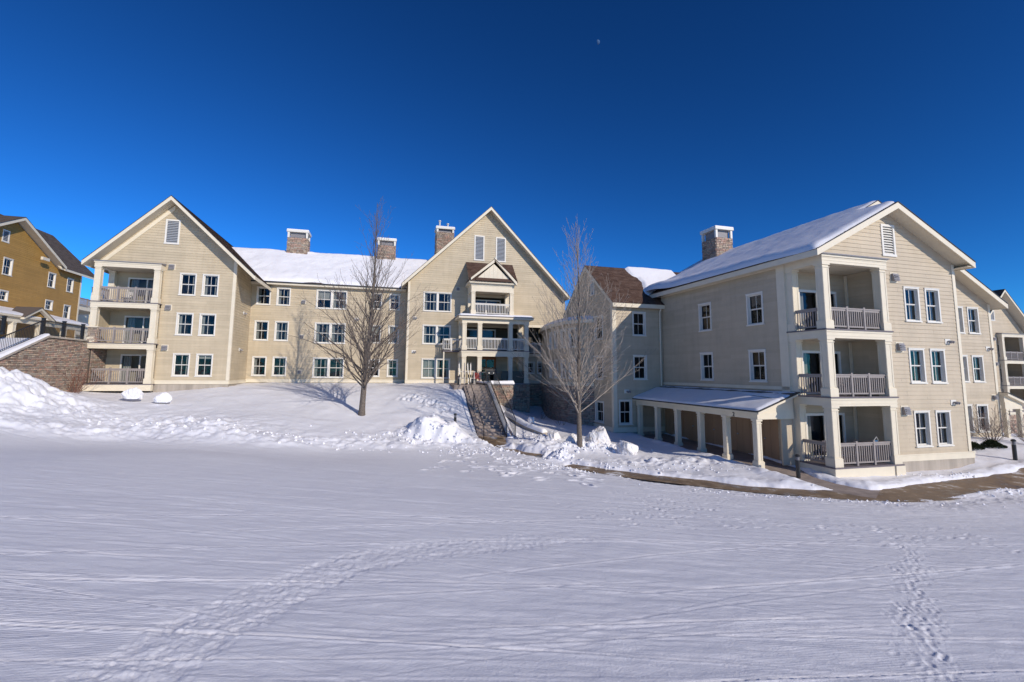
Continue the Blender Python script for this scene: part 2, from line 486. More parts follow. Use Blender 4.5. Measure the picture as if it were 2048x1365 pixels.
def window(parent, f, u0, u1, z0, z1, n=1, muntin=True, curtain='auto', off=0.0):
    D = win_meshes(u1 - u0, z1 - z0, n, muntin)
    W = Vector(f.P(u0, off, z0))
    o = link('window', D['frame'], parent, W - wl(parent), f.a)
    link('sash', D['sash'], o)
    for g in D['panes']: link('pane', g, o)
    link('room', D['room'], o)
    a0, a1 = D['z']
    for (p0, p1) in D['units']:
        w = p1 - p0
        c = random.choice(['l', 'r', 'both', 'both', 'none', 'r', 'l', 'full', 'blind', 'blind']) if curtain == 'auto' else curtain
        if c in ('l', 'both'): link('curtain', curtain_mesh(p0 - .02, p0 + w * .24, a0, a1), o)
        if c in ('r', 'both'): link('curtain', curtain_mesh(p1 - w * .24, p1 + .02, a0, a1), o)
        if c == 'blind':
            bz = a1 - (a1 - a0) * random.choice([.18, .3, .45, .5]); bm_ = MB(); bm_.face((p0, .2, bz), (p1, .2, bz), (p1, .2, a1), (p0, .2, a1)); link('blind', bm_.mesh('blind', M['blind']), o)
        if c == 'full': link('curtain', curtain_mesh(p0 - .02, p1 + .02, a0, a1), o)
    return (u0 + .04, u1 - .04, z0 + .04, z1 - .04)
def louver(parent, f, u0, u1, z0, z1, mat='louver'):
    fr = MB(); cw = .11
    f.box(fr, u0, u0 + cw, -.02, .05, z0 + cw, z1 - cw); f.box(fr, u1 - cw, u1, -.02, .05, z0 + cw, z1 - cw)
    f.box(fr, u0, u1, -.02, .055, z1 - cw, z1); f.box(fr, u0 - .02, u1 + .02, -.02, .065, z0, z0 + cw)
    o = obj('gable_vent', fr, 'white', parent)
    s = MB(); k = int((z1 - z0 - 2 * cw) / .125); dz = (z1 - z0 - 2 * cw) / k
    for j in range(k):
        z = z0 + cw + j * dz
        s.hexa([f.P(u0 + cw, .03, z), f.P(u1 - cw, .03, z), f.P(u1 - cw, -.05, z + dz * .8), f.P(u0 + cw, -.05, z + dz * .8)],
               [f.P(u0 + cw, .03, z + .018), f.P(u1 - cw, .03, z + .018), f.P(u1 - cw, -.05, z + dz * .8 + .018), f.P(u0 + cw, -.05, z + dz * .8 + .018)])
    obj('louver', s, mat, o)
    bk = MB(); bk.face(f.P(u0 + .02, -.06, z0 + .02), f.P(u1 - .02, -.06, z0 + .02), f.P(u1 - .02, -.06, z1 - .02), f.P(u0 + .02, -.06, z1 - .02)); obj('vent_back', bk, 'dark', o)
    return (u0 + .04, u1 - .04, z0 + .04, z1 - .04)
def hood(parent, f, u, z, s=.34):
    a = MB(); f.box(a, u - s / 2 - .06, u + s / 2 + .06, .0, .035, z - s / 2 - .06, z + s / 2 + .06)
    o = obj('wall_vent', a, 'trim', parent)
    b = MB(); h = s / 2
    b.hexa([f.P(u - h, .03, z - h), f.P(u + h, .03, z - h), f.P(u + h, .2, z - h), f.P(u - h, .2, z - h)], [f.P(u - h, .03, z + h), f.P(u + h, .03, z + h), f.P(u + h, .13, z + h), f.P(u - h, .13, z + h)])
    for j in range(3): f.box(b, u - h * .8, u + h * .8, .17, .215, z - h * .7 + j * h * .5, z - h * .7 + j * h * .5 + .03)
    obj('hood', b, 'grey', o)
def lamp(parent, f, u, z):
    a = MB(); f.box(a, u - .2, u + .16, 0, .04, z - .12, z + .13); o = obj('wall_light', a, 'white', parent)
    b = MB()
    for du in (-.02, .13):
        c = f.P(u + du, .12, z); b.tube([f.P(u + du, .05, z + .02), c, f.P(u + du + .03, .2, z - .05)], [.03, .06, .07], 8)
    obj('lamp_head', b, 'grey', o)
# ---- roof helpers --------------------------------------------------
def shingles(mb, e0, e1, r1, r0, exp=.15, tab=.3, lift=.018):
    e0, e1, r1, r0 = map(Vector, (e0, e1, r1, r0))
    n = (e1 - e0).cross(r0 - e0).normalized()
    if n.z < 0: n = -n
    k = max(2, int((r0 - e0).length / exp))
    for i in range(k):
        a0 = e0.lerp(r0, i / k); a1 = e1.lerp(r1, i / k); b0 = e0.lerp(r0, (i + 1.15) / k); b1 = e1.lerp(r1, (i + 1.15) / k)
        L = (a1 - a0).length; t = 0.0; q = -tab * random.random()
        while q < L:
            w = tab * (.7 + .6 * random.random()); s0 = max(0, q) / L; s1 = min(L, q + w) / L; q += w
            if s1 - s0 < 1e-4: continue
            h = lift * (.7 + .6 * random.random())
            x, y = a0.lerp(a1, s0) + n * h, a0.lerp(a1, s1) + n * h; X, Y = b0.lerp(b1, s0) + n * .004, b0.lerp(b1, s1) + n * .004
            j = len(mb.v); mb.v += [tuple(x), tuple(y), tuple(Y), tuple(X), tuple(x - n * h), tuple(y - n * h)]
            mb.f += [(j, j + 1, j + 2, j + 3), (j + 4, j + 5, j + 1, j)]
def vnoise(x, y, seed=0):
    xi = np.floor(x).astype(np.int64); yi = np.floor(y).astype(np.int64); fx = x - xi; fy = y - yi
    fx = fx * fx * fx * (fx * (fx * 6 - 15) + 10); fy = fy * fy * fy * (fy * (fy * 6 - 15) + 10)
    def h(a, b):
        q = (a * 374761393 + b * 668265263 + seed * 1442695041) & 0xffffffff
        q = ((q ^ (q >> 13)) * 1274126177) & 0xffffffff
        return ((q ^ (q >> 16)) & 0xffff) / 65535.0
    return (h(xi, yi) * (1 - fx) + h(xi + 1, yi) * fx) * (1 - fy) + (h(xi, yi + 1) * (1 - fx) + h(xi + 1, yi + 1) * fx) * fy - .5
def fbm(x, y, oct=4, seed=0, gain=.5):
    a = 1.0; r = 0
    for o in range(oct):
        r = r + a * vnoise(x, y, seed + o * 17); x, y = 1.62 * x + 1.23 * y + 11.3, -1.23 * x + 1.62 * y + 5.7; a *= gain
    return r
def snow_quad(name, parent, e0, e1, r1, r0, t, nu=60, nv=24, amp=.05, round_=.35, edge=(1, 1, 1, 1), mask=None, seed=1):
    """a blanket of snow on a roof plane: thickness t, rounded at the edges (eave, right, ridge, left)"""
    e0, e1, r1, r0 = [np.array(q, float) for q in (e0, e1, r1, r0)]
    s = np.linspace(0, 1, nu + 1)[None, :]; v = np.linspace(0, 1, nv + 1)[:, None]
    S, V = np.broadcast_arrays(s, v)
    P = ((e0[None, None] * (1 - S)[..., None] + e1[None, None] * S[..., None]) * (1 - V)[..., None] + (r0[None, None] * (1 - S)[..., None] + r1[None, None] * S[..., None]) * V[..., None])
    L = np.linalg.norm(e1 - e0); H = np.linalg.norm(r0 - e0)
    def rd(d, on): return np.sqrt(np.clip(1 - (1 - np.clip(d / round_, 0, 1)) ** 2, 0, 1)) if on else np.ones_like(d)
    th = rd(V * H, edge[0]) * rd((1 - S) * L, edge[1]) * rd((1 - V) * H, edge[2]) * rd(S * L, edge[3])
    nz = fbm(S * L * .9, V * H * .9, 4, seed)
    hgt = th * (t + amp * nz)
    if mask is not None: hgt = hgt + mask(S * L, V * H) - .0
    P = P + np.array([0, 0, 1.0]) * hgt[..., None]
    mb = MB(); mb.v = [tuple(q) for q in P.reshape(-1, 3)]
    w = nu + 1
    mb.f = [(i * w + j, i * w + j + 1, (i + 1) * w + j + 1, (i + 1) * w + j) for i in range(nv) for j in range(nu)]
    return obj(name, mb, 'snow', parent, smooth=True)
def gable_roof(parent, f, uc, zr, ul, zl, ur, zr_e, o1, o0, th=.24, mat='shingle', left=True, right=True, split=.15):
    """ridge along off at uc; eaves at (ul,zl) and (ur,zr_e); from off o1 (front) back to o0"""
    r = MB()
    r.slab([f.P(ul, o1, zl), f.P(uc, o1, zr), f.P(uc, o0, zr), f.P(ul, o0, zl)], th)
    r.slab([f.P(uc, o1, zr), f.P(ur, o1, zr_e), f.P(ur, o0, zr_e), f.P(uc, o0, zr)], th)
    o = obj('roof', r, 'soffit', parent)
    fb = MB()                                       # rake boards and eave boards
    for (ua, za, ub, zb) in ((ul, zl, uc, zr), (uc, zr, ur, zr_e)):
        fb.hexa([f.P(ua, o1, za - .30), f.P(ub, o1, zb - .30), f.P(ub, o1 + .045, zb - .30), f.P(ua, o1 + .045, za - .30)], [f.P(ua, o1, za + .01), f.P(ub, o1, zb + .01), f.P(ub, o1 + .045, zb + .01), f.P(ua, o1 + .045, za + .01)])
    for (ue, ze, sg) in ((ul, zl, -1), (ur, zr_e, 1)):
        fb.hexa([f.P(ue, o0, ze - .30), f.P(ue + sg * .04, o0, ze - .30), f.P(ue + sg * .04, o1 + .045, ze - .30), f.P(ue, o1 + .045, ze - .30)], [f.P(ue, o0, ze), f.P(ue + sg * .04, o0, ze), f.P(ue + sg * .04, o1 + .045, ze), f.P(ue, o1 + .045, ze)])
    obj('fascia', fb, 'trim', o)
    s = MB(); e = .02
    if left: shingles(s, f.P(ul - .06, o1 + .07, zl - .05 + e), f.P(ul - .06, o0, zl - .05 + e), f.P(uc, o0, zr + e), f.P(uc, o1 + .07, zr + e), split, .32)
    if right: shingles(s, f.P(ur + .06, o1 + .07, zr_e - .05 + e), f.P(ur + .06, o0, zr_e - .05 + e), f.P(uc, o0, zr + e), f.P(uc, o1 + .07, zr + e), split, .32)
    if s.v: obj('shingle', s, mat, o, kind='stuff')
    dr = MB()                                       # dark drip edge seen from below
    for (ua, za, ub, zb) in ((ul, zl, uc, zr), (uc, zr, ur, zr_e)):
        dr.hexa([f.P(ua, o1 + .045, za - .0), f.P(ub, o1 + .045, zb - .0), f.P(ub, o1 + .075, zb), f.P(ua, o1 + .075, za)], [f.P(ua, o1 + .045, za + .035), f.P(ub, o1 + .045, zb + .035), f.P(ub, o1 + .075, zb + .035), f.P(ua, o1 + .075, za + .035)])
    obj('drip_edge', dr, 'flash', o)
    return o
# ---- porch pieces ------------------------------------------------
def column(mb, f, uc, oc, z0, z1, w=.36, base=True, flare=True):
    h = w / 2
    f.box(mb, uc - h, uc + h, oc - h, oc + h, z0, z1)
    if base:
        f.box(mb, uc - h - .055, uc + h + .055, oc - h - .055, oc + h + .055, z0, z0 + .36)
        f.box(mb, uc - h - .03, uc + h + .03, oc - h - .03, oc + h + .03, z0 + .36, z0 + .40)
    f.box(mb, uc - h - .03, uc + h + .03, oc - h - .03, oc + h + .03, z1 - .22, z1 - .18)
    f.box(mb, uc - h - .045, uc + h + .045, oc - h - .045, oc + h + .045, z1 - .1, z1)
    # raised stiles on each face leave a sunk panel
    zz0, zz1 = z0 + (.42 if base else .02), z1 - .24
    for (a, b) in ((-h, -h + .075), (h - .075, h)):
        f.box(mb, uc + a, uc + b, oc + h, oc + h + .014, zz0, zz1); f.box(mb, uc + a, uc + b, oc - h - .014, oc - h, zz0, zz1)
        f.box(mb, uc - h - .014, uc - h, oc + a, oc + b, zz0, zz1); f.box(mb, uc + h, uc + h + .014, oc + a, oc + b, zz0, zz1)
def railing(parent, f, p0, p1, z, mat='rail', h=1.07, posts=2, sp=.125, name='railing', bw=.042):
    (u0, o0), (u1, o1) = p0, p1
    L = math.hypot(u1 - u0, o1 - o0); du, do = (u1 - u0) / L, (o1 - o0) / L
    def bar(mb, s0, s1, w, za, zb):
        mb.hexa([f.P(u0 + du * s0 - do * w, o0 + do * s0 + du * w, za), f.P(u0 + du * s1 - do * w, o0 + do * s1 + du * w, za), f.P(u0 + du * s1 + do * w, o0 + do * s1 - du * w, za), f.P(u0 + du * s0 + do * w, o0 + do * s0 - du * w, za)],
                [f.P(u0 + du * s0 - do * w, o0 + do * s0 + du * w, zb), f.P(u0 + du * s1 - do * w, o0 + do * s1 + du * w, zb), f.P(u0 + du * s1 + do * w, o0 + do * s1 - du * w, zb), f.P(u0 + du * s0 + do * w, o0 + do * s0 - du * w, zb)])
    mb = MB()
    bar(mb, 0, L, .045, z + h - .06, z + h); bar(mb, 0, L, .025, z + .1, z + .17); bar(mb, 0, L, .02, z + h - .15, z + h - .0605)
    for k in range(posts):
        s = L * (k + 1) / (posts + 1); bar(mb, s - .05, s + .05, .055, z, z + h + .06)
    k = int(L / sp)
    for j in range(k):
        s = (j + .5) * L / k; bar(mb, s - bw / 2, s + bw / 2, bw / 2 * .9, z + .1705, z + h - .1505)
    return obj(name, mb, mat, parent)
def sliding_door(parent, f, u0, u1, z0, z1, off):
    a = MB(); c = .1
    f.box(a, u0, u0 + c, off - .05, off + .06, z0, z1); f.box(a, u1 - c, u1, off - .05, off + .06, z0, z1); f.box(a, u0, u1, off - .05, off + .065, z1 - c, z1 + .02)
    m = (u0 + u1) / 2; f.box(a, m - .05, m + .05, off - .05, off + .03, z0, z1 - c); f.box(a, u0 + c, u1 - c, off - .05, off + .03, z0, z0 + .1)
    obj('sliding_door', a, 'white', parent)
    for (q0, q1) in ((u0 + c, m - .05), (m + .05, u1 - c)):
        g = MB(); g.face(f.P(q0, off - .01, z0 + .1), f.P(q1, off - .01, z0 + .1), f.P(q1, off - .01, z1 - c), f.P(q0, off - .01, z1 - c)); obj('door_pane', g, 'glass', parent)
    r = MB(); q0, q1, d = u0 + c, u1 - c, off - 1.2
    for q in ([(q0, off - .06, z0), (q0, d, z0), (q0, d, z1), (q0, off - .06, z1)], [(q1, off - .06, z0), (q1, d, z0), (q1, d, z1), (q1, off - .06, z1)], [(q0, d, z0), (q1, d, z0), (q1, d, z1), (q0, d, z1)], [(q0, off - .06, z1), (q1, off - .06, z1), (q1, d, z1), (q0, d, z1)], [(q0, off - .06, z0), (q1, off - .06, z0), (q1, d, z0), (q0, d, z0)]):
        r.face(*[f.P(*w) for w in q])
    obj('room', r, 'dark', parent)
    cu = MB(); k = 14; i0 = 0
    for j in range(k + 1):
        x = q0 + (q1 - q0) * .22 * j / k; y = off - .2 + .025 * math.sin(j * 1.6); cu.v += [f.P(x, y, z0), f.P(x, y, z1 - c)]
    cu.f = [(2 * j, 2 * j + 2, 2 * j + 3, 2 * j + 1) for j in range(k)]
    obj('curtain', cu, 'curtain', parent)
# ---- stone --------------------------------------------------------
def stones(f, poly, off=0.0, h=.11, w=(.18, .5), dep=(.02, .07), mb=None):
    mb = mb or MB(); z = min(q[1] for q in poly); zt = max(q[1] for q in poly)
    while z < zt:
        hh = h * (.7 + .7 * random.random()); zz = min(z + hh, zt)
        s = uspan(poly, z + .001); s2 = uspan(poly, min(zz, zt) - .001)
        if s and s2:
            a, b = max(s[0], s2[0]), min(s[1], s2[1]); u = a - w[0] * random.random() * .5
            while u < b:
                ww = random.uniform(*w); p0, p1 = max(a, u), min(b, u + ww); u += ww
                if p1 - p0 < .03: continue
                d = random.uniform(*dep); g = .008; i = .012
                A = [f.P(p0 + g, off, z + g), f.P(p1 - g, off, z + g), f.P(p1 - g, off, zz - g), f.P(p0 + g, off, zz - g)]
                j = lambda: random.uniform(0, .012)
                B = [f.P(p0 + g + j(), off + d, z + g + j()), f.P(p1 - g - j(), off + d + random.uniform(-.012, .012), z + g + j()), f.P(p1 - g - j(), off + d, zz - g - j()), f.P(p0 + g + j(), off + d + random.uniform(-.012, .012), zz - g - j())]
                q = len(mb.v); mb.v += A + B
                mb.f += [(q + 4, q + 5, q + 6, q + 7), (q, q + 1, q + 5, q + 4), (q + 1, q + 2, q + 6, q + 5), (q + 2, q + 3, q + 7, q + 6), (q + 3, q, q + 4, q + 7)]
        z = zz
    return mb
def chimney(parent, f, u0, u1, o0, o1, zb, zs, zc, pots=False):
    w = empty('chimney', f.P((u0 + u1) / 2, (o0 + o1) / 2, zb), parent)
    k = MB(); f.box(k, u0, u1, o0, o1, zb, zs); obj('chimney_core', k, 'joint', w)
    st = MB(); cu, du = (u0 + u1) / 2, (u1 - u0)
    stones(f, [(u0, zb), (u1, zb), (u1, zs), (u0, zs)], o1, .12, (.15, .42), (.02, .06), st)
    fl = f.side(u0, o1, -1); fr = f.side(u1, o1, 1)
    stones(fl, [(o0 - o1, zb), (0, zb), (0, zs), (o0 - o1, zs)], 0, .12, (.15, .42), (.02, .06), st)
    stones(fr, [(0, zb), (o1 - o0, zb), (o1 - o0, zs), (0, zs)], 0, .12, (.15, .42), (.02, .06), st)
    obj('stone_facing', st, 'stone', w, kind='stuff')
    c = MB(); p = .18
    for (a, b) in ((u0 - .02, o1 + .02 - p), (u1 + .02 - p, o1 + .02 - p), (u0 - .02, o0 - .02), (u1 + .02 - p, o0 - .02)):
        f.box(c, a, a + p, b, b + p, zs, zc - .22)
    f.box(c, u0 - .1, u1 + .1, o0 - .1, o1 + .1, zc - .22, zc)
    obj('chimney_cap', c, 'white', w)
    fl_ = MB(); f.box(fl_, u0 + .2, u1 - .2, o0 + .2, o1 - .2, zs, zc - .23); obj('flue', fl_, 'grey', w)
    sn = MB(); f.box(sn, u0 - .08, u1 + .08, o0 - .08, o1 + .08, zc, zc + .06); obj('cap_snow', sn, 'snow', w)
    if pots:
        t = MB()
        for du, hh in ((.35, .75), (1.2, .5)):
            x = f.P(u0 + du, (o0 + o1) / 2, zc); t.tube([x, (x[0], x[1], zc + hh)], .09, 8); t.tube([(x[0], x[1], zc + hh), (x[0], x[1], zc + hh + .12)], .14, 8)
        obj('flue_pipe', t, 'steel', w)

def loggia(parent, f, u0, u1, of, ob, decks, tz0, tz1, mat, rmat='rail', rh=1.02, doors=(1.0, .5), left_open=None, col_left=None, skirt=None, side_rail=True, zref=0, cw=.36, posts=2, rear_post=True):
    g = empty('loggia', f.P((u0 + u1) / 2, of, decks[0]), parent)
    n = len(decks); left_open = left_open or [True] * n; col_left = col_left or [True] * n
    inner = f.side(u1, of, -1); outer_back = ob
    for i, zd in enumerate(decks):
        top = decks[i + 1] - .42 if i + 1 < n else tz0
        d = MB(); f.box(d, u0 - .07, u1 + .05, ob, of + .07, zd - .06, zd); obj('deck', d, 'deckgrey', g)
        b = MB()
        if i or skirt is None:
            f.box(b, u0, u1, of - .32, of, zd - .42, zd - .06); f.box(b, u0, u0 + .32, ob, of - .32, zd - .42, zd - .06)
            f.box(b, u0 - .03, u1 + .02, of, of + .03, zd - .15, zd - .06); f.box(b, u0 - .03, u0, ob, of, zd - .15, zd - .06)
            f.box(b, u0 - .012, u1 + .01, of, of + .014, zd - .32, zd - .28)
        else:
            f.box(b, u0 - .06, u1 + .06, of - .3, of + .04, skirt, zd - .06); f.box(b, u0 - .06, u0 + .3, ob, of - .3, skirt, zd - .06)
        obj('beam', b, 'trim', g)
        c = MB(); f.box(c, u0 + .32, u1, ob + .001, of - .33, top + .04, top + .1); obj('ceiling', c, 'soffit', g)
        for (uc, oc, on) in ((u0 + .22, of - .22, col_left[i]), (u1 - .22, of - .22, True), (u0 + .22, ob + .2, rear_post and left_open[i])):
            if on:
                k = MB(); column(k, f, uc, oc, zd, top + .02, cw); obj('column', k, 'trim', g)
        da, db = u0 + doors[0], u1 - doors[1]; dt = zd + 2.12
        siding_obj(g, f, [(u0, zd), (u1, zd), (u1, top + .05), (u0, top + .05)], [(da + .03, db - .03, zd, dt - .02)], mat, ob, zref)
        sliding_door(g, f, da, db, zd + .02, dt, ob + .02)
        siding_obj(g, inner, [(ob - of, zd), (-.42, zd), (-.42, top + .05), (ob - of, top + .05)], [], mat, 0, zref)
        cb = MB(); f.box(cb, u1 - .13, u1 - .03, ob + .03, ob + .13, zd, top); obj('corner_board', cb, 'trim', g)
        railing(g, f, (u0 + .41, of - .16), (u1 - .41, of - .16), zd, rmat, rh, posts)
        if side_rail and left_open[i]: railing(g, f, (u0 + .16, ob + .4), (u0 + .16, of - .41), zd, rmat, rh, 0)
    b = MB(); f.box(b, u0, u1, of - .32, of, tz0, tz1); f.box(b, u0, u0 + .32, ob, of - .32, tz0, tz1)
    for dz in (.12, .24): f.box(b, u0 - .012, u1 + .012, of, of + .014, tz0 + dz, tz0 + dz + .03)
    f.box(b, u0 - .04, u1 + .04, of, of + .045, tz1 - .1, tz1); f.box(b, u1, u1 + .02, 0.03, of, tz0, tz1)
    obj('beam', b, 'trim', g)
    c = MB()
    c.hexa([f.P(u0 - .1, of + .12, tz1), f.P(u1 + .1, of + .12, tz1), f.P(u1 + .1, .03, tz1), f.P(u0 - .1, .03, tz1)], [f.P(u0 - .1, of + .12, tz1 + .05), f.P(u1 + .1, of + .12, tz1 + .05), f.P(u1 + .1, .03, tz1 + .16), f.P(u0 - .1, .03, tz1 + .16)])
    obj('cap_roof', c, 'grey', g)
    return g
def corner_board(parent, f, u, z0, z1, w=.16, sgn=-1):
    a = MB(); f.box(a, min(u, u + sgn * w), max(u, u + sgn * w), .0, .045, z0, z1); s = f.side(u, .045, 1 if sgn < 0 else -1)
    q = (0, w) if sgn < 0 else (-w, 0)
    s.box(a, q[0], q[1], 0, .02, z0, z1); obj('corner_board', a, 'trim', parent)
def trim(parent, f, u0, u1, z0, z1, off=.05, mat='trim', name='water_table'):
    a = MB(); f.box(a, u0, u1, -.05, off, z0, z1); f.box(a, u0 - .01, u1 + .01, off, off + .025, z1 - .05, z1 + .012); obj(name, a, mat, parent)
def found(parent, f, u0, u1, z0, z1, off=-.01):
    a = MB(); f.box(a, u0, u1, -.4, off, z0, z1); obj('foundation', a, 'concrete', parent)
def hull(parent, f, poly, o1, o0, mat, name='wall'):
    a = MB(); f.prism(a, poly, o1, o0); obj(name, a, mat, parent)
def tube_obj(name, parent, pts, r, mat, n=6):
    a = MB(); a.tube(pts, r, n); return obj(name, a, mat, parent)

# =================================================================== LEFT CONDOMINIUM
A = .25
LG = F(-23.5, 34.8, A); LK = F(-19.05, 40.65, A); CG = F(-7.31, 41.82, A)
left = thing('condominium_building', 'long yellow cream clapboard condominium with two steep gables and a snowy roof between them', 'building', LK.P(3, 0, -1.1))
# ---- left gable wing
H = []
for z0, z1 in ((5.47, 7.17), (2.48, 4.17), (-.54, 1.16)):
    H.append(window(left, LG, -.80, .31, z0, z1)); H.append(window(left, LG, .71, 1.82, z0, z1))
H.append(louver(left, LG, -2.03, -1.06, 9.3, 11.2))
H.append((-5.95, -1.87, -1.1, 7.3))
zr = 12.72
siding_obj(left, LG, [(-5.95, -1.1), (2.95, -1.1), (2.95, 8.3), (-1.45, 12.47), (-5.95, 7.85)], H, 'siding_l')
for z in (7.58, 4.52, 1.55): hood(left, LG, -1.38, z)
trim(left, LG, -1.85, 2.97, -1.08, -.82)
found(left, LG, -1.9, 2.9, -3.2, -1.08)
corner_board(left, LG, 2.97, -.8, 8.3, .2)
LGs = LG.side(2.95, 0, 1)
siding_obj(left, LGs, [(0, -1.1), (4.7, -1.1), (4.7, 8.3), (0, 8.3)], [], 'siding_l')
trim(left, LGs, .02, 4.6, -1.08, -.82); found(left, LGs, .0, 4.6, -3.2, -1.08)
lamp(left, LGs, 2.7, 4.6); lamp(left, LGs, 2.2, 1.6)
hull(left, LG, [(-5.9, -3), (2.9, -3), (2.9, 8.2), (-1.45, 12.3), (-5.9, 7.8)], -2.6, -14, 'siding_l')
gable_roof(left, LG, -1.45, zr, -6.5, 7.52, 4.5, 7.08, .95, -14)
fr = MB()                                            # frieze under the left rake
fr.hexa([LG.P(-5.95, .02, 7.35), LG.P(-1.5, .02, 11.95), LG.P(-1.5, .06, 11.95), LG.P(-5.95, .06, 7.35)], [LG.P(-5.95, .02, 7.7), LG.P(-1.5, .02, 12.3), LG.P(-1.5, .06, 12.3), LG.P(-5.95, .06, 7.7)])
obj('frieze', fr, 'trim', left)
loggia(left, LG, -5.95, -1.85, .6, -1.6, [-1.06, 1.82, 4.75], 7.25, 7.62, 'siding_l', doors=(1.15, .45), left_open=[False, False, True], col_left=[False, True, True], skirt=-1.55, rh=1.08)
pr = MB(); LG.box(pr, -5.93, -5.42, .1, .58, 1.83, 2.86); obj('pier_core', pr, 'joint', left)
st = stones(LG, [(-5.93, 1.83), (-5.42, 1.83), (-5.42, 2.86), (-5.93, 2.86)], .58, .11, (.15, .4), (.02, .05))
stones(LG.side(-5.42, .58, 1), [(0, 1.83), (.48, 1.83), (.48, 2.86), (0, 2.86)], 0, .11, (.15, .4), (.02, .05), st)
obj('stone_facing', st, 'stone', left, kind='stuff')
cp = MB(); LG.box(cp, -6.0, -5.34, .04, .68, 2.86, 2.94); obj('pier_cap', cp, 'trim', left)
sw = MB(); LG.box(sw, -5.95, -5.75, -1.6, .05, 1.83, 4.35); obj('wall', sw, 'siding_l', left)
st = stones(LG.side(-5.75, .3, 1), [(0, -1.0), (1.88, -1.0), (1.88, 1.38), (0, 1.38)], 0, .11, (.15, .45), (.02, .05)); obj('stone_facing', st, 'stone', left, kind='stuff')
sw = MB(); LG.box(sw, -5.95, -5.76, -1.6, .3, -1.0, 1.4); obj('pier_core', sw, 'joint', left)
# ---- link wing
H = []
for z0, z1 in ((5.58, 7.16), (2.50, 4.22), (-.52, 1.15)):
    H.append(window(left, LK, -2.40, -1.28, z0, z1)); H.append(window(left, LK, -.81, .31, z0, z1))
    H.append(window(left, LK, 2.42, 5.02, z0 - .13, z1 - .01, 2))
    H.append(window(left, LK, 7.12, 8.08, z0, z1 - .06)); H.append(window(left, LK, 8.72, 9.68, z0, z1 - .06))
siding_obj(left, LK, [(-3.2, -1.05), (10.5, -1.05), (10.5, 7.6), (-3.2, 7.6)], H, 'siding_l')
for z in (6.0, 2.92, -.14): hood(left, LK, 1.4, z, .28)
lamp(left, LK, 5.93, 4.63)
trim(left, LK, -3.0, 10.4, -1.02, -.76); found(left, LK, -3.0, 10.4, -3, -1.02)
cb = MB(); LK.box(cb, -3.04, -2.92, .0, .05, -.8, 7.3); obj('corner_board', cb, 'trim', left)
hull(left, LK, [(-6, -3), (13, -3), (13, 7.4), (-6, 7.4)], -1.05, -10, 'siding_l')
rf = MB(); rf.slab([LK.P(-6, .42, 7.62), LK.P(13, .42, 7.62), LK.P(13, -4.9, 11.55), LK.P(-6, -4.9, 11.55)], .2)
rf.slab([LK.P(-6, -4.9, 11.55), LK.P(13, -4.9, 11.55), LK.P(13, -10.4, 7.5), LK.P(-6, -10.4, 7.5)], .2)
rfo = obj('roof', rf, 'shingle', left)
fs = MB(); LK.box(fs, -3.0, 10.2, .42, .47, 7.36, 7.62); obj('fascia', fs, 'trim', rfo)
fs = MB(); LK.box(fs, -3.0, 10.2, .47, .56, 7.52, 7.62); obj('gutter', fs, 'flash', rfo)
fs = MB(); LK.box(fs, -3.1, 10.2, .03, .42, 7.34, 7.38); obj('soffit', fs, 'soffit', rfo)
def lkmask(S, V):
    m = -.30 * np.exp(-((S - 8.2) / 1.0) ** 2 - ((V - .12) / .22) ** 2)          # melted patch above the gutter
    lump = .16 * np.clip(fbm(S * 2.6, V * 2.6, 3, 5) + .1, 0, 1) * np.exp(-np.clip(S - 2.9 - .55 * np.abs(V - .1) * -1 - 1.2, 0, 9) ** 2) * (V < 3)
    return m + lump
snow_quad('roof_snow', left, LK.P(-6, .44, 7.63), LK.P(12.9, .44, 7.63), LK.P(12.9, -4.85, 11.56), LK.P(-6, -4.85, 11.56), .22, 190, 50, .10, .34, (1, 0, 1, 0), lkmask, 3)
chimney(left, LK, -1.05, .75, -5.7, -4.2, 10.4, 12.85, 13.62)
chimney(left, LK, 7.42, 9.15, -5.7, -4.2, 10.4, 12.75, 13.45)
# ---- centre gable
H = []
for z0, z1 in ((5.38, 7.17), (2.42, 4.17), (-.61, 1.16)): H.append(window(left, CG, 0.0, 2.54, z0, z1, 2))
H.append(louver(left, CG, 4.56, 5.52, 10.35, 12.76)); H.append(louver(left, CG, 6.63, 7.6, 10.35, 12.74))
H.append(window(left, CG, 9.62, 10.5, -.12, 1.02)); H.append(window(left, CG, 10.75, 11.7, -.12, 1.02))
H.append((9.45, 11.5, 1.75, 4.25)); H.append((4.9, 6.8, -1.1, 1.4)); H.append((4.3, 7.5, 4.85, 6.9)); H.append((3.6, 8.8, 1.9, 4.1))
siding_obj(left, CG, [(-1.35, -1.05), (13.6, -1.05), (13.6, 7.3), (6.0, 15.2), (-1.35, 8.0)], H, 'siding_l')
trim(left, CG, -1.4, 3.2, -1.02, -.72); found(left, CG, -1.35, 3.2, -3, -1.02)
corner_board(left, CG, -1.36, -.72, 8.0, .17, 1)
lamp(left, CG, -.7, 4.75); lamp(left, CG, -.7, 1.75); hood(left, CG, 3.1, 7.55, .28)
CGs = CG.side(-1.35, 0, -1)
siding_obj(left, CGs, [(-1.9, -1.05), (0, -1.05), (0, 8.0), (-1.9, 8.0)], [], 'siding_l')
hull(left, CG, [(-1.3, -3.6), (13.5, -3.6), (13.5, 7.2), (6.0, 15.0), (-1.3, 7.9)], -1.9, -14, 'siding_l')
gable_roof(left, CG, 6.0, 15.42, -1.9, 7.76, 13.75, 7.32, .7, -14)
chimney(left, CG, 1.55, 3.3, -6.4, -4.9, 11, 14.3, 14.85, True)
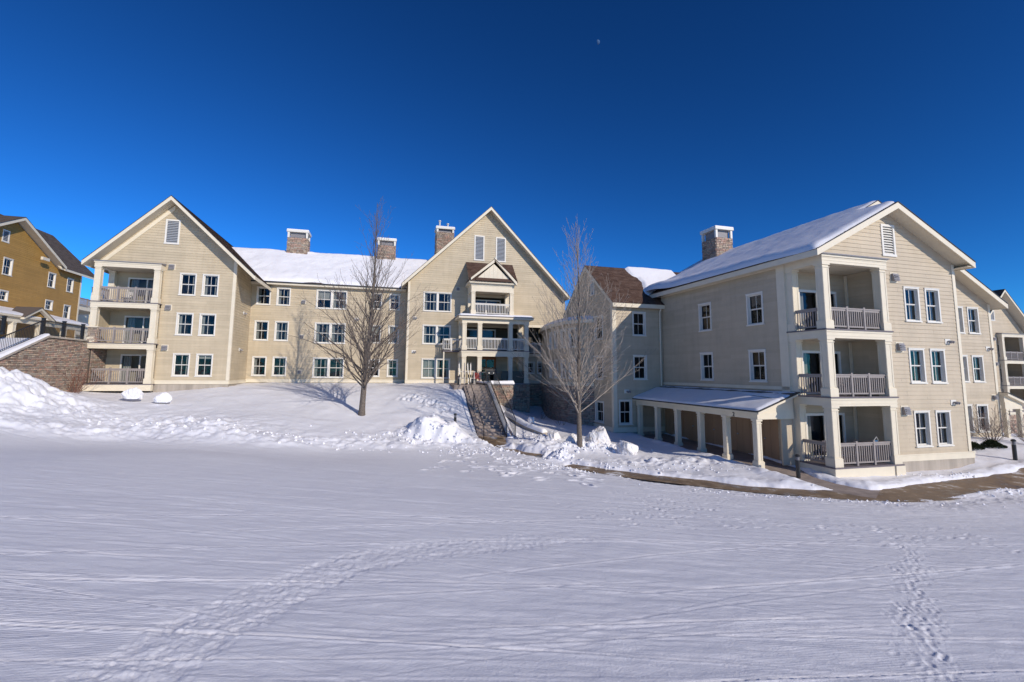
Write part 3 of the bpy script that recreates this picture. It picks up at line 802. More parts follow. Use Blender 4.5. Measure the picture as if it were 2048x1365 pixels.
# recesses behind the porch openings
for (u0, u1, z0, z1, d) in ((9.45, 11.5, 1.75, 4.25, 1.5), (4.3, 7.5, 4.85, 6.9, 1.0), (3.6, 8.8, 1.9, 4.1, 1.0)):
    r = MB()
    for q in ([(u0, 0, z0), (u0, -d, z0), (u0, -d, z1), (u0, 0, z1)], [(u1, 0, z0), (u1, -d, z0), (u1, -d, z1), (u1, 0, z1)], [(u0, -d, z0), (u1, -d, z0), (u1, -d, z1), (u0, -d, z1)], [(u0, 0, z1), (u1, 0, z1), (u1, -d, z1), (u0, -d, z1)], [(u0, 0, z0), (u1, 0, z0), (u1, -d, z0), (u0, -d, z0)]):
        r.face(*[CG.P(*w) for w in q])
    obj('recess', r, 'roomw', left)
g_ = MB(); CG.box(g_, 9.4, 11.55, .0, .1, 4.25, 4.5); CG.box(g_, 9.4, 11.55, 0, .1, 1.5, 1.75); obj('beam', g_, 'trim', left)
railing(left, CG, (9.5, -.05), (11.45, -.05), 1.75, 'rail_w', 1.05, 1)
# stone base to the right of the stair
st = stones(CG, [(9.1, -3.9), (13.4, -3.9), (13.4, -1.0), (9.1, -1.0)], -.02, .13, (.2, .5), (.03, .08)); obj('stone_facing', st, 'stone', left, kind='stuff')
a_ = MB(); CG.box(a_, 9.1, 13.4, -.3, -.02, -4, -1.0); obj('foundation', a_, 'joint', left)
trim(left, CG, 9.1, 13.4, -1.0, -.7, .12)
# ---- entrance porch (two storeys, four columns) and the dormer loggia above it
por = empty('entrance_porch', CG.P(6.2, 2.4, -1.0), left)
b = MB()
CG.box(b, 3.18, 9.2, 2.08, 2.4, 1.36, 1.83); CG.box(b, 3.18, 3.5, .05, 2.08, 1.36, 1.83); CG.box(b, 8.88, 9.2, .05, 2.08, 1.36, 1.83); CG.box(b, 3.14, 9.24, 2.4, 2.44, 1.7, 1.83)
CG.box(b, 3.18, 9.2, 2.08, 2.4, 4.26, 4.62); CG.box(b, 3.18, 3.5, .05, 2.08, 4.26, 4.62); CG.box(b, 8.88, 9.2, .05, 2.08, 4.26, 4.62)
CG.box(b, 2.84, 9.52, .04, 2.76, 4.62, 4.80)
obj('beam', b, 'trim', por)
d = MB(); CG.box(d, 3.1, 9.28, .03, 2.48, 1.83, 1.89); CG.box(d, 2.78, 9.58, .03, 2.82, 4.80, 4.85); obj('deck', d, 'deckgrey', por)
d = MB(); CG.box(d, 3.5, 8.88, .06, 2.08, 4.3, 4.34); CG.box(d, 3.5, 8.88, .06, 2.08, 1.4, 1.44); obj('ceiling', d, 'soffit', por)
for z0, z1 in ((-1.0, 1.37), (1.89, 4.27)):
    for uc in (3.4, 4.76, 7.52, 8.98):
        k = MB(); column(k, CG, uc, 2.2, z0, z1, .34, True); obj('column', k, 'trim', por)
    for uc in (3.4, 8.98):
        k = MB(); column(k, CG, uc, .24, z0, z1, .34, True); obj('column', k, 'trim', por)
for (a0, a1) in ((3.6, 4.56), (4.96, 7.32), (7.72, 8.78)): railing(por, CG, (a0, 2.25), (a1, 2.25), 1.89, 'rail_w', 1.1, 0, .13)
railing(por, CG, (3.3, .45), (3.3, 2.0), 1.89, 'rail_w', 1.1, 0, .13)
railing(por, CG, (9.05, .45), (9.05, 2.0), 1.89, 'rail_w', 1.1, 0, .13)
lo = MB(); CG.box(lo, 1.75, 3.14, .05, 1.2, 1.75, 1.86); obj('deck', lo, 'deckgrey', por)
railing(por, CG, (1.8, 1.14), (3.1, 1.14), 1.86, 'rail_w', 1.05, 1, .16); railing(por, CG, (1.8, .1), (1.8, 1.1), 1.86, 'rail_w', 1.05, 0, .16)
k = MB(); CG.box(k, 1.76, 1.86, 1.06, 1.16, -1.0, 1.75); obj('post', k, 'trim', por)
for (a0, a1) in ((7.7, 8.8), (6.75, 7.34)):
    k = MB(); CG.box(k, a0, a1, 2.2, 2.24, -.98, .12); obj('wind_screen', k, 'black', por)
sliding_door(por, CG, 4.0, 6.9, 1.9, 4.0, -.85)
b = MB()
for q in ((4.95, 5.12), (6.58, 6.75)): CG.box(b, q[0], q[1], -.06, .08, -1.0, 1.32)
CG.box(b, 4.95, 6.75, -.06, .085, 1.16, 1.36); CG.box(b, 5.8, 5.9, -.04, .05, -1.0, 1.16); CG.box(b, 5.12, 6.58, -.04, .05, .35, .43)
obj('entrance_door', b, 'wood', por)
for q in ((5.12, 5.8), (5.9, 6.58)):
    g_ = MB(); g_.face(CG.P(q[0], 0, -1), CG.P(q[1], 0, -1), CG.P(q[1], 0, 1.16), CG.P(q[0], 0, 1.16)); obj('door_pane', g_, 'glass', por)
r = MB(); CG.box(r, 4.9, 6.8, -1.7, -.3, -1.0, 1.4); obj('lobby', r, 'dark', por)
snow_quad('roof_snow', por, CG.P(2.84, 2.76, 4.852), CG.P(9.5, 2.76, 4.852), CG.P(9.5, .06, 4.9), CG.P(2.84, .06, 4.9), .17, 60, 24, .06, .22, (1, 1, 0, 1), None, 9)
pb = MB(); CG.box(pb, 1.6, 9.25, 0, 2.42, -4.2, -1.02); obj('porch_base', pb, 'joint', por)
pt = MB(); CG.box(pt, 1.6, 9.3, 0, 2.5, -1.02, -.97); obj('porch_floor', pt, 'stairc', por)
st = stones(CG, [(4.9, -4.1), (9.25, -4.1), (9.25, -1.03), (4.9, -1.03)], 2.42, .13, (.18, .48), (.03, .07))
stones(CG.side(9.25, 2.42, 1), [(0, -4.1), (2.4, -4.1), (2.4, -1.03), (0, -1.03)], 0, .13, (.2, .5), (.03, .07), st)
obj('stone_facing', st, 'stone', por, kind='stuff')
cp = MB(); CG.box(cp, 4.85, 9.34, 2.3, 2.56, -1.03, -.93); obj('coping', cp, 'grey', por)
snow_quad('coping_snow', por, CG.P(5.0, 2.58, -.928), CG.P(7.9, 2.58, -.928), CG.P(7.9, 2.28, -.928), CG.P(5.0, 2.28, -.928), .2, 24, 10, .05, .12, (1, 1, 1, 1), None, 4)
tb = MB(); CG.box(tb, 4.7, 6.6, 2.42, 6.5, -4.3, -.99); obj('terrace_base', tb, 'joint', por)
st = stones(CG, [(4.7, -4.3), (6.6, -4.3), (6.6, -.98), (4.7, -.98)], 6.5, .12, (.18, .45), (.03, .07))
stones(CG.side(6.6, 6.5, 1), [(0, -4.3), (4.0, -4.3), (4.0, -.98), (0, -.98)], 0, .12, (.18, .45), (.03, .07), st)
obj('stone_facing', st, 'stone', por, kind='stuff')
cp = MB(); CG.box(cp, 4.66, 6.7, 6.25, 6.62, -.98, -.88); CG.box(cp, 6.35, 6.7, 2.56, 6.25, -.98, -.88); obj('coping', cp, 'grey', por)
snow_quad('coping_snow', por, CG.P(4.66, 6.66, -.878), CG.P(6.74, 6.66, -.878), CG.P(6.74, 6.2, -.878), CG.P(4.66, 6.2, -.878), .24, 26, 10, .05, .14, (1, 1, 1, 1), None, 5)
# dormer loggia
dl = empty('dormer_loggia', CG.P(6, 2.1, 5.0), left)
b = MB(); CG.box(b, 4.0, 7.86, 1.72, 2.05, 7.1, 7.72); CG.box(b, 4.0, 4.32, .04, 1.72, 7.1, 7.72); CG.box(b, 7.54, 7.86, .04, 1.72, 7.1, 7.72)
CG.box(b, 3.96, 7.9, 2.05, 2.08, 7.6, 7.72); CG.box(b, 3.78, 8.02, .04, 2.36, 7.8, 8.0); CG.box(b, 3.9, 7.94, .04, 2.16, 7.72, 7.8)
obj('beam', b, 'trim', dl)
d = MB(); CG.box(d, 3.95, 7.92, .03, 2.12, 4.99, 5.05); obj('deck', d, 'deckgrey', dl)
d = MB(); CG.box(d, 4.32, 7.54, .05, 1.72, 7.2, 7.26); obj('ceiling', d, 'soffit', dl)
for uc, oc in ((4.18, 1.88), (7.68, 1.88), (4.18, .2), (7.68, .2)):
    k = MB(); column(k, CG, uc, oc, 5.05, 7.12, .32, True); obj('column', k, 'trim', dl)
for u in (4.18, 7.68):
    k = MB(); CG.box(k, u - .06, u + .06, .4, 1.68, 5.05, 5.95); obj('side_panel', k, 'siding_l', dl)
railing(dl, CG, (4.36, 1.95), (7.5, 1.95), 5.05, 'rail_w', 1.02, 0, .14)
sliding_door(dl, CG, 4.5, 7.3, 5.05, 6.75, -.55)
wl_ = MB(); wl_.hexa([CG.P(4.0, .02, 7.9), CG.P(4.0, 2.1, 7.9), CG.P(4.06, 2.1, 7.9), CG.P(4.06, .02, 7.9)], [CG.P(4.0, .02, 9.85), CG.P(4.0, 2.1, 8.1), CG.P(4.06, 2.1, 8.1), CG.P(4.06, .02, 9.85)])
wl_.hexa([CG.P(7.82, .02, 7.9), CG.P(7.82, 2.1, 7.9), CG.P(7.88, 2.1, 7.9), CG.P(7.88, .02, 7.9)], [CG.P(7.82, .02, 9.85), CG.P(7.82, 2.1, 8.1), CG.P(7.88, 2.1, 8.1), CG.P(7.88, .02, 9.85)])
obj('wall', wl_, 'siding_l', dl)
sh = MB(); sh.slab([CG.P(3.75, 2.36, 7.98), CG.P(8.1, 2.36, 7.98), CG.P(8.25, .03, 10.1), CG.P(3.84, .03, 10.1)], .1); obj('roof', sh, 'soffit', dl)
s_ = MB(); shingles(s_, CG.P(3.7, 2.42, 7.97), CG.P(8.15, 2.42, 7.97), CG.P(8.27, .02, 10.13), CG.P(3.8, .02, 10.13), .15, .3); obj('shingle', s_, 'shingle', dl, kind='stuff')
pd = MB(); CG.prism(pd, [(4.3, 8.1), (7.6, 8.1), (5.95, 9.6)], 2.2, 2.26); obj('pediment', pd, 'trim', dl)
for uu in (5.15, 5.55, 5.95, 6.35, 6.75):
    h_ = 9.55 - abs(uu - 5.95) * .93
    k = MB(); CG.box(k, uu - .02, uu + .02, 2.26, 2.275, 8.3, h_); obj('batten', k, 'trim', dl)
pr_ = MB()
for (ua, za, ub, zb) in ((3.86, 8.02, 5.95, 9.98), (5.95, 9.98, 8.04, 8.02)):
    pr_.hexa([CG.P(ua, 2.2, za - .02), CG.P(ub, 2.2, zb - .3), CG.P(ub, 2.5, zb - .3), CG.P(ua, 2.5, za - .02)], [CG.P(ua, 2.2, za + .2), CG.P(ub, 2.2, zb), CG.P(ub, 2.5, zb), CG.P(ua, 2.5, za + .2)])
obj('fascia', pr_, 'trim', dl)
pg = MB()
for (ua, za) in ((3.84, 8.22), (8.06, 8.22)):
    pg.slab([CG.P(ua, 2.54, za), CG.P(5.95, 2.54, 10.03), CG.P(5.95, .1, 10.03), CG.P(ua, .1, za)], .04)
obj('gable_roof', pg, 'shingle', dl)
lg = MB(); CG.hex = None
lg.slab([CG.P(4.3, 2.5, 8.02), CG.P(7.6, 2.5, 8.02), CG.P(7.5, 2.26, 8.3), CG.P(4.4, 2.26, 8.3)], .03); obj('pediment_ledge', lg, 'shingle', dl)
# ---- round bay between the centre gable and the right wing
bay = empty('round_bay', (4.4, 38, -1), left)
PTS = [(3.55, 44.2), (3.62, 42.0), (3.8, 40.2), (4.06, 38.7), (4.38, 37.4), (4.86, 36.0), (5.5, 35.05), (6.6, 34.6)]
for i in range(len(PTS) - 1):
    (x0, y0), (x1, y1) = PTS[i], PTS[i + 1]
    L = math.hypot(x1 - x0, y1 - y0); f = F(x0, y0, math.atan2(y1 - y0, x1 - x0)); H = []
    if i in (2, 3, 4, 5):
        c = L / 2; H.append(window(bay, f, c - .42, c + .42, 1.9, 3.4)); H.append(window(bay, f, c - .42, c + .42, -.45, 1.05))
    siding_obj(bay, f, [(0, -.9), (L, -.9), (L, 3.9), (0, 3.9)], H, 'siding_r')
    st = stones(f, [(0, -4.1), (L, -4.1), (L, -.9), (0, -.9)], -.02, .13, (.2, .5), (.03, .08)); obj('stone_facing', st, 'stone', bay, kind='stuff')
    k = MB(); f.box(k, 0, L, -.3, -.02, -4.2, -.9); obj('foundation', k, 'joint', bay)
    trim(bay, f, 0, L, -.95, -.7, .1)
k = MB()
C_ = (7.2, 40.0)
ex = [(p[0] + (p[0] - C_[0]) * .09, p[1] + (p[1] - C_[1]) * .05) for p in PTS]
for i in range(len(PTS) - 1):
    a_, b_ = ex[i], ex[i + 1]
    k.hexa([(a_[0], a_[1], 3.7), (b_[0], b_[1], 3.7), (C_[0], C_[1], 3.7)], [(a_[0], a_[1], 3.98), (b_[0], b_[1], 3.98), (C_[0], C_[1], 4.7)])
obj('roof', k, 'trim', bay)
k = MB(); nr = 14
for i in range(len(PTS) - 1):
    for q in range(6):
        t0, t1 = q / 6, (q + 1) / 6
        for j in range(nr):
            def pp(t, j):
                s = j / nr; a_ = [ex[i][w] + (ex[i + 1][w] - ex[i][w]) * t for w in (0, 1)]
                th = .26 * math.sqrt(max(0, 1 - (1 - min(1, s * 6)) ** 2))
                return (a_[0] + (C_[0] - a_[0]) * s, a_[1] + (C_[1] - a_[1]) * s, 3.985 + .72 * s + th)
            k.face(pp(t0, j), pp(t1, j), pp(t1, j + 1), pp(t0, j + 1))
obj('roof_snow', k, 'snow', bay, smooth=True)

# =================================================================== RIGHT CONDOMINIUM
B = .2695
G = F(20.2, 22.92, B)
right = thing('condominium_building', 'cream clapboard condominium wing with stacked corner balconies and thick snow sliding off its roof', 'building', G.P(-1.5, 0, -4.3))
H = []
for z0, z1 in ((2.64, 4.38), (-.35, 1.36), (-3.34, -1.63)):
    H.append(window(right, G, -.72, .30, z0, z1, curtain='both')); H.append(window(right, G, .70, 1.70, z0, z1, curtain='both'))
H.append(louver(right, G, -1.88, -1.0, 5.82, 7.43, 'white'))
H.append((-6.2, -2.27, -4.3, 5.1))
siding_obj(right, G, [(-6.15, -3.9), (2.9, -3.9), (2.9, 5.75), (-1.56, 8.09), (-6.15, 5.68)], H, 'siding_r', zref=-3.9, name='clapboard', single=True)
for z in (4.78, 1.39, -1.62): hood(right, G, -1.28, z, .36)
lamp(right, G, 2.02, 1.74); lamp(right, G, 2.02, -1.26)
trim(right, G, -2.25, 3.08, -3.94, -3.63, .09); found(right, G, -1.85, 3.05, -5.2, -3.94, .06)
corner_board(right, G, 2.92, -3.62, 5.7, .18)
Gs = G.side(2.9, 0, 1)
siding_obj(right, Gs, [(0, -3.9), (3.7, -3.9), (3.7, 5.7), (0, 5.7)], [], 'siding_r'); trim(right, Gs, -.05, 3.7, -3.94, -3.63, .09); found(right, Gs, 0, 3.7, -5.2, -3.94, .06)
hull(right, G, [(-5.1, -5), (2.85, -5), (2.85, 5.6), (-1.56, 7.95), (-5.1, 5.9)], -3.0, -16, 'siding_r')
loggia(right, G, -6.15, -2.25, .4, -1.65, [-3.96, -.93, 2.10], 5.10, 5.50, 'siding_r', doors=(.7, .75), skirt=-4.75, rh=1.0, cw=.36)
sk = MB(); G.box(sk, -2.75, -2.2, .06, .5, -4.8, -4.02); obj('pier', sk, 'trim', right)
gr = gable_roof(right, G, -1.56, 8.33, -6.68, 5.64, 3.35, 5.75, .65, -13.5)
sf = MB(); G.box(sf, 2.9, 3.34, -4, .64, 5.50, 5.53); obj('soffit', sf, 'soffit', gr)
def rmask(S, V):
    return .16 * np.exp(-((V - .5) / .6) ** 2) * np.clip((14.0 - S) / 14.0, .25, 1) + .24 * np.exp(-((S - 1.2) / 1.6) ** 2) * np.clip(1 - V / 4.5, 0, 1) - .10 * np.clip((S - 11.5) / 3, 0, 1)
snow_quad('roof_snow', right, G.P(-6.85, -13.5, 5.60), G.P(-6.74, .6, 5.66), G.P(-1.56, .6, 8.36), G.P(-1.56, -13.6, 8.36), .26, 150, 60, .05, .5, (1, 1, 0, 1), rmask, 21)
# ---- side wall over the awning
RS = G.side(-6.15, 0, -1)
H = []
for z0, z1 in ((2.60, 4.33), (-.38, 1.32)):
    H.append(window(right, RS, -8.06, -6.95, z0, z1, curtain='r')); H.append(window(right, RS, -4.15, -3.03, z0, z1, curtain='r'))
siding_obj(right, RS, [(-12.03, -4.3), (-1.65, -4.3), (-1.65, 5.62), (-12.03, 5.62)], H + [(-11.9, -2.5, -4.3, -2.15)], 'siding_r', zref=-3.9)
k = MB(); RS.box(k, -2.1, -1.62, -.05, .06, -4.2, 5.62); obj('pilaster', k, 'trim', right)
k = MB(); RS.box(k, -12.0, -1.65, 0, .05, 5.34, 5.58); obj('frieze', k, 'trim', right)
# storage doors
for j in range(5):
    a0 = -11.9 + j * 1.88; a1 = a0 + 1.88
    fr = MB(); RS.box(fr, a0, a0 + .05, -.08, .02, -4.25, -2.2); RS.box(fr, a1 - .05, a1, -.08, .02, -4.25, -2.2); RS.box(fr, a0 + .05, a1 - .05, -.08, .02, -2.26, -2.15)
    do = obj('storage_door', fr, 'door', right)
    for q in range(4):
        w = (a1 - a0 - .1) / 4
        p_ = MB(); RS.box(p_, a0 + .05 + q * w + .006, a0 + .05 + (q + 1) * w - .006, -.06, .005 + .004 * (q % 2), -4.22, -2.27); obj('plank', p_, 'door', do)
    kn = MB(); c = RS.P(a0 + .95 + .12, .02, -3.2); c2 = RS.P(a0 + .95 + .12, .09, -3.2); kn.tube([c, c2], .035, 8); obj('knob', kn, 'steel', do)
# ---- awning on posts
aw = empty('awning', G.P(-8.2, -6.5, -4.1), right)
for o_ in (-11.75, -9.7, -7.67, -5.63, -3.68, -1.7):
    k = MB(); column(k, G, -8.2, o_, -4.35, -2.05, .25); obj('post', k, 'trim', aw)
    k = MB(); G.box(k, -8.42, -7.98, o_ - .22, o_ + .22, -4.7, -4.3); obj('plinth', k, 'concrete', aw)
b = MB(); G.box(b, -8.33, -8.07, -12.0, -1.5, -2.06, -1.74); G.box(b, -8.07, -6.2, -1.76, -1.5, -2.06, -1.74); obj('beam', b, 'trim', aw)
gp = MB(); gp.hexa([G.P(-8.3, -1.6, -1.75), G.P(-6.2, -1.6, -1.75), G.P(-6.2, -1.52, -1.75), G.P(-8.3, -1.52, -1.75)], [G.P(-8.3, -1.6, -1.72), G.P(-6.2, -1.6, -.92), G.P(-6.2, -1.52, -.92), G.P(-8.3, -1.52, -1.72)]); obj('gable_panel', gp, 'trim', aw)
rr = MB(); rr.slab([G.P(-8.55, -1.2, -1.66), G.P(-6.15, -1.2, -.80), G.P(-6.15, -12.02, -.80), G.P(-8.55, -12.4, -1.66)], .15); obj('roof', rr, 'trim', aw)
de = MB(); de.slab([G.P(-8.62, -1.14, -1.66), G.P(-6.16, -1.14, -.78), G.P(-6.16, -12.02, -.78), G.P(-8.62, -12.45, -1.66)], .05); obj('drip_edge', de, 'flash', aw)
def amask(S, V): return -.12 * np.exp(-((V - 2.3) / .22) ** 2) - .17 * np.exp(-((S - 9.6) / 1.2) ** 2 - ((V - 1.75 + .12 * (S - 9)) / .10) ** 2)
snow_quad('roof_snow', aw, G.P(-8.58, -12.3, -1.655), G.P(-8.58, -1.22, -1.655), G.P(-6.2, -1.22, -.785), G.P(-6.2, -12.0, -.785), .09, 110, 44, .05, .2, (1, 1, 1, 1), amask, 31)
fl = MB(); RS.box(fl, -12.0, -1.65, 0, .06, -.72, -.55); obj('flashing_board', fl, 'trim', aw)
bk = MB(); G.box(bk, -6.9, -6.2, -1.66, -1.58, -4.2, -1.75); obj('end_panel', bk, 'siding_r', aw)
nm = bpy.data.curves.new('house_number', 'FONT'); nm.body = '2'; nm.size = .3; nm.extrude = .01; nm.align_x = 'CENTER'; nm.materials.append(M['black'])
no_ = bpy.data.objects.new('number_curve', nm); COL.objects.link(no_); bpy.context.view_layer.update(); nme = bpy.data.meshes.new_from_object(no_.evaluated_get(bpy.context.evaluated_depsgraph_get())); bpy.data.objects.remove(no_)
no = bpy.data.objects.new('house_number', nme); COL.objects.link(no); no.parent = aw
no.location = Vector(G.side(-8.33, 0, -1).P(-3.0, .012, -2.04)) - wl(aw); no.rotation_euler = (PI / 2, 0, B - PI / 2)
# ---- stair tower with brown shingle roof
TF = F(*G.P(-10, -12.03, 0)[:2], B)
H = [window(right, TF, 1.52, 2.55, 2.57, 4.27, curtain='none'), window(right, TF, 1.52, 2.57, -.43, 1.27, curtain='none'), window(right, TF, .38, 1.36, -3.42, -1.75, curtain='none')]
siding_obj(right, TF, [(0, -3.9), (3.85, -3.9), (3.85, 4.9), (0, 4.9)], H, 'siding_r', zref=-3.9)
trim(right, TF, -.05, 3.8, -3.88, -3.58, .08); found(right, TF, 0, 3.8, -5, -3.88, .04); corner_board(right, TF, -.01, -3.58, 4.75, .26, 1)
TW = G.side(-10, -12.03, -1)
H = []
for z0, z1 in ((2.38, 4.14), (-.46, 1.26), (-3.46, -1.94)): H.append(window(right, TW, -3.92, -1.38, z0, z1, 2, curtain='none'))
H.append(window(right, TW, -3.2, -2.65, 5.75, 6.95, curtain='none'))
siding_obj(right, TW, [(-7.86, -3.9), (0, -3.9), (0, 4.9), (-3.93, 8.02), (-7.86, 4.9)], H, 'siding_r', zref=-3.9)
trim(right, TW, -7.86, .05, -3.88, -3.58, .08); found(right, TW, -7.86, 0, -5, -3.88, .04); lamp(right, TF, 1.0, -1.2)
hull(right, TW, [(-7.8, -5), (-1.0, -5), (-1.0, 5.4), (-3.93, 7.9), (-7.8, 4.8)], -1.0, -9, 'siding_r')
gable_roof(right, TW, -3.93, 8.24, -8.2, 4.8, .38, 4.80, .12, -8.6)
snow_quad('roof_snow', right, TF.P(2.75, -.15, 5.06), TF.P(7.5, -.15, 5.06), TF.P(7.5, -3.9, 8.25), TF.P(3.0, -3.9, 8.25), .17, 70, 50, .05, .9, (1, 0, 0, 1), lambda S, V: .14 * np.exp(-((S - 1.0) / .8) ** 2 - ((V - 1.6) / 1.2) ** 2) - .5 * np.clip(.75 + .35 * np.sin(V * 1.6 - 2.6) + .25 * fbm(V * 1.1, S * .6, 3, 8) - S, 0, 1), 41)
tube_obj('downspout', right, [TF.P(3.62, .36, 4.6), TF.P(3.62, .12, 4.3), TF.P(3.62, .1, -.85)], .055, 'trim', 8)
# ---- second gable behind
RF = F(28.9, 29.1, B)
H = []
for z0, z1 in ((2.65, 4.34), (-.34, 1.33), (-3.35, -1.66)):
    H.append(window(right, RF, -.08, .92, z0, z1)); H.append(window(right, RF, -1.42, -.46, z0, z1))
siding_obj(right, RF, [(-10.8, -3.9), (1.98, -3.9), (1.98, 4.6), (-7.69, 9.88), (-10.8, 8.17)], H, 'siding_r', zref=-3.9, name='siding')
trim(right, RF, -7.2, 2.0, -3.94, -3.63, .08); found(right, RF, -7.2, 1.98, -5.2, -3.94, .04); corner_board(right, RF, 2.0, -3.62, 4.6, .18)
lamp(right, RF, 1.5, 1.77); hood(right, RF, 1.55, -1.25, .26)
hull(right, RF, [(-9, -5), (1.93, -5), (1.93, 4.4), (-7.69, 9.7), (-9, 9)], -1.0, -14, 'siding_r')
RFs = RF.side(1.98, 0, 1); siding_obj(right, RFs, [(0, -4.4), (14, -4.4), (14, 4.6), (0, 4.6)], [], 'siding_r')
r2 = gable_roof(right, G, 2.34, 10.14, -4.2, 6.56, 12.5, 4.57, -3.0, -18)
snow_quad('roof_snow', right, G.P(-4.2, -17.9, 6.58), G.P(-4.2, -3.0, 6.58), G.P(2.3, -3.0, 10.16), G.P(2.3, -17.9, 10.16), .12, 120, 50, .05, .3, (0, 1, 1, 1), None, 51)
chimney(right, G, .85, 2.42, -16.3, -14.6, 8.4, 11.1, 12.0)
# small lean-to porch on the far side
sp = empty('side_porch', RF.P(2.8, -.5, -3.8), right)
k = MB(); k.slab([RF.P(1.98, .5, -.95), RF.P(4.05, .5, -1.66), RF.P(4.05, -3, -1.66), RF.P(1.98, -3, -.95)], .16); obj('roof', k, 'trim', sp)
k = MB(); k.slab([RF.P(1.98, .54, -.92), RF.P(4.1, .54, -1.64), RF.P(4.1, -3, -1.64), RF.P(1.98, -3, -.92)], .04); obj('drip_edge', k, 'flash', sp)
k = MB(); RF.box(k, 2.0, 3.55, .1, .3, -1.95, -1.5); RF.prism(k, [(2.0, -1.5), (3.5, -1.5), (2.0, -1.05)], .1, .28); obj('beam', k, 'trim', sp)
for u in (2.12, 3.4):
    k = MB(); column(k, RF, u, .2, -4, -1.94, .2); obj('post', k, 'trim', sp)
k = MB(); RF.box(k, 2.6, 4.0, -2.2, -2.1, -4, -1.4); obj('wall', k, 'siding_r', sp)
sliding_door(sp, RF, 1.98, 2.9, -3.7, -1.75, -1.9)

# =================================================================== FAR BUILDING
FB = F(60.5, 57.0, B)
far = thing('apartment_building', 'distant cream gabled building with stacked balconies at the right edge beyond the corner wing', 'building', FB.P(0, 0, -7))
H = [(-.9, 3.3, -7.2, 5.0), louver(far, FB, -1.75, -.95, 6.8, 8.3)]
siding_obj(far, FB, [(-5, -7.2), (4.5, -7.2), (4.5, 5.0), (-.5, 10.1), (-5, 5.5)], H, 'siding_r')
hull(far, FB, [(-5, -7.5), (4.4, -7.5), (4.4, 4.9), (-.5, 10), (-5, 5.4)], -3, -14, 'siding_r')
gable_roof(far, FB, -.5, 10.55, -6, 5.0, 5.6, 4.4, 1.0, -14)
loggia(far, FB, -.9, 3.25, .5, -1.7, [-4.0, -.95, 2.06], 4.85, 5.2, 'siding_r', doors=(.8, .6), zref=0)
for z in (4.6, 1.6): hood(far, FB, -1.5, z, .36)
st = stones(FB, [(-5, -7.2), (6, -7.2), (6, -4.4), (-5, -4.4)], .6, .16, (.25, .6), (.03, .08)); obj('stone_facing', st, 'stone', far, kind='stuff')
k = MB(); FB.box(k, -5, 6, 0, .6, -7.5, -4.4); obj('foundation', k, 'joint', far)
k = MB(); k.slab([FB.P(3.4, .8, 3.2), FB.P(9, .8, 1.2), FB.P(9, -4, 1.2), FB.P(3.4, -4, 3.2)], .2); k.slab([FB.P(3.4, .8, 5.0), FB.P(9, .8, 3.0), FB.P(9, -4, 3.0), FB.P(3.4, -4, 5.0)], .2); obj('lower_roof', k, 'snow', far)
k = MB(); FB.box(k, 3.4, 9, -5, -.5, -7, 3.4); obj('wall', k, 'siding_r', far)

# =================================================================== MUSTARD HOUSE
MU = F(-48.7, 51.5, A + PI / 2)
mus = thing('house', 'mustard yellow clapboard house with white windows and brown roof behind the stone wall', 'house', MU.P(-6, 0, 2))
H = [window(mus, MU, -3.0, -1.86, 8.44, 10.05), window(mus, MU, .05, 1.15, 8.44, 10.02), window(mus, MU, -3.0, -1.85, 6.05, 7.12), window(mus, MU, -.03, 1.12, 5.43, 7.0),
     window(mus, MU, -9.1, -7.95, 8.56, 10.2), window(mus, MU, -9.1, -8.05, 6.15, 7.14), window(mus, MU, -11.9, -10.8, 8.5, 10.1)]
siding_obj(mus, MU, [(-18, 1.5), (2.55, 1.5), (2.55, 10.75), (-18, 10.75)], H, 'mustard', exp=.17)
H = [louver(mus, MU, -9.6, -8.75, 11.55, 12.72)]
siding_obj(mus, MU, [(-14.6, 10.75), (-1.98, 10.75), (-8.29, 13.95)], H, 'mustard', exp=.17)
corner_board(mus, MU, 2.57, 1.6, 10.6, .2)
hull(mus, MU, [(-18, 1), (2.5, 1), (2.5, 10.6), (-18, 10.6)], -1.05, -9.5, 'mustard')
k = MB(); k.slab([MU.P(-2.2, .65, 10.76), MU.P(4.5, .65, 10.76), MU.P(4.7, -4.5, 15.75), MU.P(-2.2, -4.5, 15.75)], .25); k.slab([MU.P(-20, -.3, 11.68), MU.P(-2.2, -.3, 11.68), MU.P(-2.2, -4.5, 15.75), MU.P(-20, -4.5, 15.75)], .25); k.slab([MU.P(-20, -4.5, 15.75), MU.P(4.7, -4.5, 15.75), MU.P(4.7, -10, 10.7), MU.P(-20, -10, 10.7)], .25)
mr = obj('roof', k, 'soffit', mus)
k = MB(); shingles(k, MU.P(-2.2, .72, 10.72), MU.P(4.55, .72, 10.72), MU.P(4.75, -4.5, 15.78), MU.P(-2.2, -4.5, 15.78), .18, .4); shingles(k, MU.P(-20, -.3, 11.7), MU.P(-2.2, -.3, 11.7), MU.P(-2.2, -4.5, 15.78), MU.P(-20, -4.5, 15.78), .18, .4); obj('shingle', k, 'shingle_g', mr, kind='stuff')
k = MB(); MU.box(k, -1.7, 4.5, .65, .7, 10.48, 10.76); MU.box(k, -5.2, -4.2, .5, .7, 10.9, 11.2); obj('fascia', k, 'trim', mr)
gable_roof(mus, MU, -8.29, 14.3, -15, 10.9, -1.65, 10.92, .75, -4.3, mat='shingle_g')
